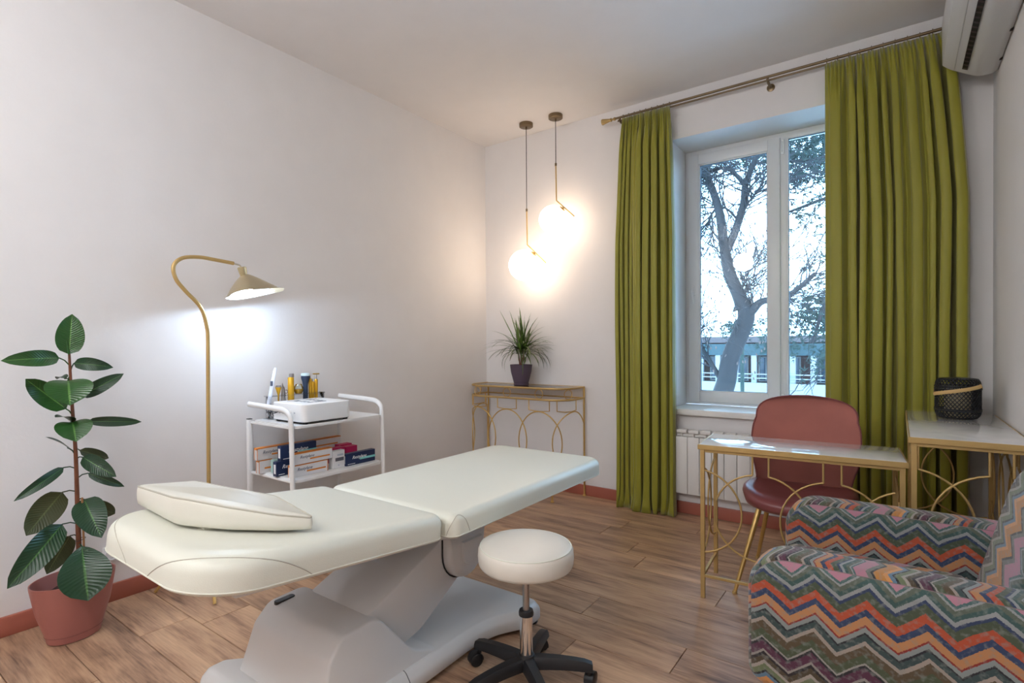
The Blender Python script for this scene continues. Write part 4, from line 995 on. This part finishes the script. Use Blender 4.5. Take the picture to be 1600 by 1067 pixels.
def curtain(label, xt0, xt1, xb0, xb1, folds, seed, zt=2.858, flat_first=0, ybase=-.105):
    rc = random.Random(seed); NU, NV = folds*22, 56
    wts = [rc.uniform(.5, 1.6) for _ in range(folds)]
    if flat_first: wts[0] = flat_first
    tot = sum(wts); acc = [0]
    for q in wts: acc.append(acc[-1]+q/tot)
    amps = [rc.uniform(.35, 1.35) for _ in range(folds+1)]; sk = [rc.uniform(-.25, .25) for _ in range(folds+1)]; dr_ = [rc.uniform(-1, 1) for _ in range(folds+1)]
    rows = []
    zsv = [zt*(1-(i/NV)) for i in range(NV+1)]
    for z in zsv:
        s_ = 1-z/zt
        blend = min(1, s_/.10); blend = blend*blend*(3-2*blend)
        xa = xt0+(xb0-xt0)*min(1, s_*3.2)**.7; xb = xt1+(xb1-xt1)*min(1, s_*3.2)**.7
        row = []
        for j in range(NU+1):
            u = j/NU; k = max(i for i in range(folds) if acc[i] <= u+1e-9); f = (u-acc[k])/(acc[k+1]-acc[k]); am = amps[k]*(1-f)+amps[k+1]*f
            ph = 2*pi*f; c = cos(ph+sk[k]*sin(ph))
            c = 1-2*abs(sin(pi*f+.35*sk[k]*sin(ph)))**.62
            depth = (.014+.028*blend+.006*s_)*am
            y = ybase-.004+depth*c
            # gathered heading: small tight pleats
            if blend < 1: y += (1-blend)*.007*sin(2*pi*u*folds*3.0+1.3*k)
            x = xa+(xb-xa)*u+.011*sin(2*ph)*blend*am + .006*dr_[k]*sin(pi*f)*sin(3.1*s_*pi+k)*blend
            # creases and break on the floor
            if z < .16:
                q = (1-z/.16)**2; y -= .030*q*(.5+.5*sin(ph+k)); x += .018*q*sin(ph*1.0+k*1.7)
            row.append(V((x, y, max(z, .003))))
        rows.append(row)
    mb = MB(); mb.grid(rows)
    o = top(mb, 'curtain', curt_m, label, 'curtain', None, ((xt0+xt1)/2, ybase, 0), smooth=80)
    so_ = o.modifiers.new('cloth thickness', 'SOLIDIFY'); so_.thickness = .003; so_.offset = 0
    return o
curtain('narrow olive green curtain gathered left of the window', 1.372, 1.722, 1.322, 1.752, 10, 4)
curtain('wide olive green curtain covering the right part of the window', 2.655, 3.235, 2.655, 3.312, 10, 9, flat_first=1.9, ybase=-.098)

# radiator
rad = thing('radiator', 'white sectional aluminium radiator under the window', 'radiator', (2.26, -.06, .15))
for i in range(11):
    x = 1.752+.0806*i
    sec = MB().b2((x, -.090, .158), (x+.078, -.080, .555), .003, 2).done('radiator_section', radi_m, rad)
    MB().b2((x+.034, -.081, .165), (x+.044, -.030, .585), .002, 1).b2((x+.004, -.090, .580), (x+.074, -.076, .602), .004, 2).b2((x+.008, -.076, .596), (x+.070, -.032, .604), .003, 1).b2((x+.036, -.086, .550), (x+.042, -.078, .582), .001, 1).done('fin', radi_m, sec)
for z in (.20, .565): MB().tube([(1.745, -.055, z), (2.642, -.055, z)], .016, 12).done('header_pipe', radi_m, rad)
MB().tube([(1.722, -.055, .565), (1.752, -.055, .565)], .014, 12).lathe([(.017, 0), (.019, .012), (.017, .05)], (1.732, -.055, .50), 16).done('valve', mat('dark_valve', (.05, .055, .055), .4), rad)
for x in (1.90, 2.6): MB().b2((x, -.04, .54), (x+.02, 0, .57), .002, 1).done('wall_bracket', radi_m, rad)

# air conditioner
ac = thing('air_conditioner', 'white wall mounted air conditioner above the right curtain', 'air conditioner', (3.30, -.60, 2.56))
acm = mat('ac_plastic', (.66, .66, .66), .4)
prof = fillet([(W-.003, 2.562, .002), (3.385, 2.551, .02), (3.330, 2.551, .12), (3.225, 2.618, .10), (3.192, 2.650, .012), (3.190, 2.88, .03), (W-.003, 2.885, .002)], 6)
MB().pad(prof, [(.006, -1.07), (0, -1.062), (0, -.178), (.006, -.170)], lambda u, v, h: (u, h, v)).done('case', acm, ac, smooth=35)
MB().box((3.277, -.64, 2.5795), (.024, .80, .004), .001, 1, rot=Matrix.Rotation(R(29), 3, 'Y')).done('air_slot', mat('slot_black', (.008, .006, .008), .6), ac)
for i in range(18):
    MB().box((3.277, -.255-.044*i, 2.5785), (.021, .016, .004), .0, 1, rot=Matrix.Rotation(R(29), 3, 'Y')).done('louvre', mat('louvre_dark', (.045, .03, .035), .5), ac)
MB().b2((3.238, -1.058, 2.6075), (3.2395, -.18, 2.6115)).done('flap_line', mat('flap_grey', (.5, .5, .5), .5), ac)
for y in (-.32, -.62, -.95):
    MB().b2((W-.016, y-.012, 2.557), (W-.002, y+.012, 2.566)).done('clip', mat('slot_black', (0, 0, 0)), ac)

# wall socket
so_ = thing('wall_socket', 'white double wall socket low on the wall behind the plant', 'socket', (.004, -2.85, .19))
MB().b2((0, -2.930, .185), (.010, -2.775, .262), .004, 2).done('plate', socket_m, so_)
for y in (-2.892, -2.813): MB().lathe([(.030, 0), (.030, .004), (.024, .004), (.023, .001), (.002, .001)], (.010, y, .2235), 24, ax=Matrix.Rotation(pi/2, 3, 'Y')).done('outlet', socket_m, so_)

# glowing globes added behind the camera, out of view, to fill the room
opal = mat('fill_globe_glow', (1, 1, 1), .4, emit=(.97, .985, 1), estr=FILL)
for i, (lx, ly, lb) in enumerate([(1.0, -4.75, 'added opal fill globe behind the viewpoint, nearer the left wall'), (2.35, -4.75, 'added opal fill globe behind the viewpoint, nearer the right wall')]):
    t = thing('fill_globe', lb, 'lamp', (lx, ly, H), 'added fill globes')
    MB().lathe([(.05, -.02), (.055, 0)], (lx, ly, H), 24).tube([(lx, ly, H-.02), (lx, ly, H-.34)], .006, 8).done('stem', bronze_m, t)
    MB().sphere((lx, ly, H-.48), .15, 32, 18).done('globe', opal, t, smooth=180)

# ------------------------------------------------------------------ outdoors
GZ = -3.2
snow = mat('snowy_ground', (.60, .60, .61), .9, var=.1, vscale=1)
struct(MB().b2((-60, 2.2, GZ-.3), (40, 75, GZ)).done('ground_outside', snow))
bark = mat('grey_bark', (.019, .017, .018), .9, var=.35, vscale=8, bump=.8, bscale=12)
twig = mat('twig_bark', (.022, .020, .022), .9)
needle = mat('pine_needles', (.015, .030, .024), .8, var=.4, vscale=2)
def limb(mb, pts, r0, r1, seg=8):
    P = catmull([V(p) for p in pts], 5); n = len(P); mb.tube(P, [r0+(r1-r0)*i/(n-1) for i in range(n)], seg)
    return P
def twigs(mb, P, rng, n, L_, r_, depth=2, spread=.9, down=.0, rmax=9):
    for _ in range(n):
        i = rng.randrange(len(P)//4, len(P)); b = P[i]; t = (P[i]-P[i-1]).normalized()
        d = (t+V((rng.uniform(-1, 1), rng.uniform(-.5, .5), rng.uniform(-.7, 1)))*spread+V((0, 0, -down))).normalized(); l_ = L_*rng.uniform(.5, 1.3); pts = [b]
        for k in range(5):
            d = (d+V((rng.uniform(-.35, .35), rng.uniform(-.3, .3), rng.uniform(-.25, .3)-down*.25))).normalized(); pts.append(pts[-1]+d*l_/5)
        mb.tube(pts, [r_*(1-.13*q) for q in range(6)], 4, caps=False)
        if depth > 1: twigs(mb, pts, rng, 3, L_*.6, r_*.68, depth-1, spread, down)
t1 = thing('bare_tree', 'bare forked tree right outside the window', 'tree', (.45, 6.0, GZ))
rg = random.Random(21); mb = MB()
A = limb(mb, [(.42, 6, GZ), (.45, 6, -1.2), (.50, 6, .1), (.60, 6, .55), (.68, 6, 1.0), (.92, 6, 1.62), (.86, 6, 1.95)], .19, .125, 12)
B_ = limb(mb, [(.88, 6, 1.80), (.80, 6, 2.05), (.66, 6, 2.40), (.60, 6, 2.70), (.56, 6, 3.0)], .125, .08, 10)
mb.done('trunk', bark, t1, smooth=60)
brs = [
  ([(.90, 6, 1.60), (1.05, 5.95, 1.78), (1.20, 5.9, 1.90), (1.6, 5.7, 1.95), (2.0, 5.5, 2.25)], .085, .03),
  ([(.56, 6, 2.95), (.50, 6, 3.45), (.38, 6, 3.9), (.22, 6, 4.35), (.12, 6, 4.9)], .085, .04),
  ([(.58, 6, 2.75), (.74, 6.05, 3.15), (.86, 6.1, 3.6), (.90, 6.1, 3.95), (1.06, 6.1, 4.35), (1.25, 6.1, 4.9)], .075, .035),
  ([(.90, 6.1, 3.90), (.78, 6.1, 4.08), (.62, 6.1, 4.25), (.40, 6.1, 4.30), (.15, 6, 4.15)], .045, .02),
  ([(.52, 6, .55), (.36, 5.95, .85), (.18, 5.9, 1.2), (.05, 5.9, 1.55)], .05, .025),
  ([(.72, 6, 1.75), (.86, 5.95, 2.1), (.95, 5.9, 2.45)], .02, .008),
  ([(.85, 6.1, 3.45), (1.05, 6, 3.70), (1.30, 6, 3.78)], .02, .01), ([(.80, 6.1, 3.3), (.6, 6, 3.55), (.40, 6, 3.55), (.3, 6, 3.3)], .02, .01)]
bts = MB()
for pts, r0, r1 in brs:
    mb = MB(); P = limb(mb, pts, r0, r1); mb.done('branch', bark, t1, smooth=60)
    twigs(bts, P, rg, 22, .80, .013, 3, .9, .15)
twigs(bts, A, rg, 8, .6, .011, 3, 1.1, .3); twigs(bts, B_, rg, 10, .6, .011, 3, 1.1, .2)
tag(bts.done('twigs', twig, t1, smooth=0), kind='stuff')
mb = MB()
for _ in range(260):
    c = V((rg.uniform(-.1, 1.4), 6+rg.uniform(-.3, .3), rg.uniform(.6, 4.6))); mb.box(c, (.022, .006, .045), rot=Matrix.Rotation(rg.uniform(0, 3), 3, 'Z') @ Matrix.Rotation(rg.uniform(-.6, .6), 3, 'X'))
tag(mb.done('dry_leaves', mat('dry_leaf', (.10, .065, .055), .9), t1, smooth=0), kind='stuff')

def needles(mb, c, rng, R_, n, l_=.16):
    for _ in range(n):
        p = V(c)+V((rng.gauss(0, R_), rng.gauss(0, R_*.6), rng.gauss(0, R_*.55))); a = rng.uniform(0, 2*pi)
        for q in range(3):
            d = V((cos(a+q*.7), rng.uniform(-.3, .3), sin(a+q*.7)*.8)).normalized()*l_*rng.uniform(.6, 1.2); s_ = V((-d.z, 0, d.x))*.10
            f = [mb.bm.verts.new(p-s_), mb.bm.verts.new(p+s_), mb.bm.verts.new(p+d)]; mb.bm.faces.new(f)
t2 = thing('pine_tree', 'dark pine tree with drooping needled branches behind the right pane', 'tree', (5.0, 8.5, GZ))
rg = random.Random(31); mb = MB()
limb(mb, [(5.0, 8.5, GZ), (4.95, 8.5, 0), (4.7, 8.4, 3.5), (4.5, 8.3, 8.0)], .3, .12, 12); mb.done('trunk', bark, t2, smooth=60)
nb = MB(); tw = MB()
pb = [([(4.9, 8.4, 2.1), (3.8, 8.0, 1.75), (3.0, 7.8, 1.70), (2.3, 7.7, 1.95), (1.75, 7.7, 2.0)], .085, .03, 1.3),
      ([(4.9, 8.4, 2.3), (3.9, 8.1, 1.95), (3.1, 7.8, 1.85), (2.3, 7.7, 1.62), (1.5, 7.7, 1.70)], .07, .025, 1.0),
      ([(4.9, 8.4, 2.5), (3.6, 7.5, 3.4), (2.9, 7.2, 3.9), (2.2, 7.0, 3.75), (1.4, 7, 3.55)], .06, .02, .4),
      ([(4.6, 8.4, 4.6), (3.6, 7.8, 4.9), (2.9, 7.4, 4.75), (2.0, 7.3, 4.5), (.9, 7.2, 4.6)], .07, .02, 1.5),
      ([(4.6, 8.4, 5.6), (3.6, 7.8, 5.7), (2.6, 7.4, 5.4), (1.6, 7.3, 5.1), (.2, 7.2, 4.95)], .07, .02, 1.3),
      ([(1.75, 7.4, 1.2), (2.0, 7.4, 2.1), (2.35, 7.4, 3.1), (2.6, 7.4, 4.0)], .03, .05, .7),
      ([(4.8, 8.4, 1.6), (3.4, 7.9, 1.35), (2.6, 7.8, 1.0), (1.9, 7.8, .75)], .05, .015, .9)]
for pts, r0, r1, dens in pb:
    mb = MB(); P = limb(mb, pts, r0, r1); mb.done('branch', bark, t2, smooth=60)
    twigs(tw, P, rg, 10, .8, .010, 2, .9, .35)
    for p in P[2:]: needles(nb, p+V((0, 0, rg.uniform(-.25, .15))), rg, .26, int(34*dens), .13)
tag(tw.done('twigs', twig, t2, smooth=0), kind='stuff')
for _ in range(60): needles(nb, (rg.uniform(1.2, 3.6), rg.uniform(7.2, 8.2), rg.uniform(4.2, 5.6)), rg, .26, 36, .13)
for _ in range(28): needles(nb, (rg.uniform(-.6, 1.4), 7.4, rg.uniform(4.6, 5.6)), rg, .22, 26, .12)
for _ in range(6): needles(nb, (-.25+rg.uniform(-.12, .1), 6.6, rg.uniform(3.4, 4.9)), rg, .16, 40, .12)
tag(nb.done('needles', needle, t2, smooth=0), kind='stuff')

# shrubs/trees in the distance
for (x, y, z, r_, lb, nm) in ((-1.9, 26, 1.2, 1.5, 'pale distant shrub left of the far building columns', 'distant_shrub'), (-2.2, 20, 1.9, 1.1, 'hazy bush at the right edge of the left pane', 'distant_shrub')):
    mb = MB(); rg = random.Random(int(z*10))
    needles(mb, (x, y, z), rg, r_*.36, 260, .22)
    mb.tube([(x, y, GZ), (x, y, z)], .08, 6)
    top(mb, nm, needle, lb, 'shrub', smooth=0)

# building across the yard
BY = 30; bl = thing('brick_building', 'low brick building with white columns and teal canopy across the yard', 'building', (-4, BY, GZ))
def brickm():
    m = bpy.data.materials.new('red_brick'); m.use_nodes = True; N = m.node_tree.nodes; L = m.node_tree.links; b = N['Principled BSDF']; b.inputs['Roughness'].default_value = .9
    tc = N.new('ShaderNodeTexCoord'); mp = N.new('ShaderNodeMapping'); mp.inputs['Rotation'].default_value = (R(90), 0, 0); L.new(tc.outputs['Object'], mp.inputs[0])
    br = N.new('ShaderNodeTexBrick'); br.inputs['Scale'].default_value = 4; br.inputs['Color1'].default_value = (.10, .04, .035, 1); br.inputs['Color2'].default_value = (.07, .035, .03, 1); br.inputs['Mortar'].default_value = (.13, .12, .12, 1)
    L.new(mp.outputs[0], br.inputs['Vector']); L.new(br.outputs[0], b.inputs['Base Color']); return m
bw = mat('white_render', (.26, .26, .26), .8); tealc = mat('teal_canopy_paint', (.016, .040, .045), .5); dglass = mat('dark_window_glass', (.03, .06, .10), .1)
MB().b2((-14, BY, GZ), (6, BY+5, 1.25)).done('wall', brickm(), bl, smooth=0)
MB().b2((-14, BY-2.0, .55), (6, BY-1.6, 1.10)).b2((-14, BY-2.0, 1.10), (6, BY+.1, 1.18)).done('canopy', tealc, bl)
MB().b2((-14.2, BY-.3, 1.25), (6.2, BY+5.2, 1.62)).done('roof', mat('brown_roof', (.12, .09, .09), .8), bl)
MB().b2((-14, BY-2.1, GZ), (6, BY-1.9, -.95)).done('plinth_wall', bw, bl)
for z in (-.72, -.50): MB().b2((-14, BY-2.05, z), (6, BY-2.0, z+.05)).done('railing', bw, bl)
for i in range(13):
    x = -9.2+.95*i
    MB().b2((x, BY-1.95, GZ), (x+.26, BY-1.7, .55)).done('column', bw, bl)
for i in range(8):
    x = -8.9+1.35*i
    f = rect_frame(MB(), x, x+.82, -1.0, .45, .08, BY-.08, BY+.02, 0).b2((x+.37, BY-.08, -1.0), (x+.45, BY+.02, .45)).done('window', bw, bl)
    MB().b2((x+.06, BY-.03, -.95), (x+.76, BY-.01, .4)).done('pane', dglass, f, smooth=0)
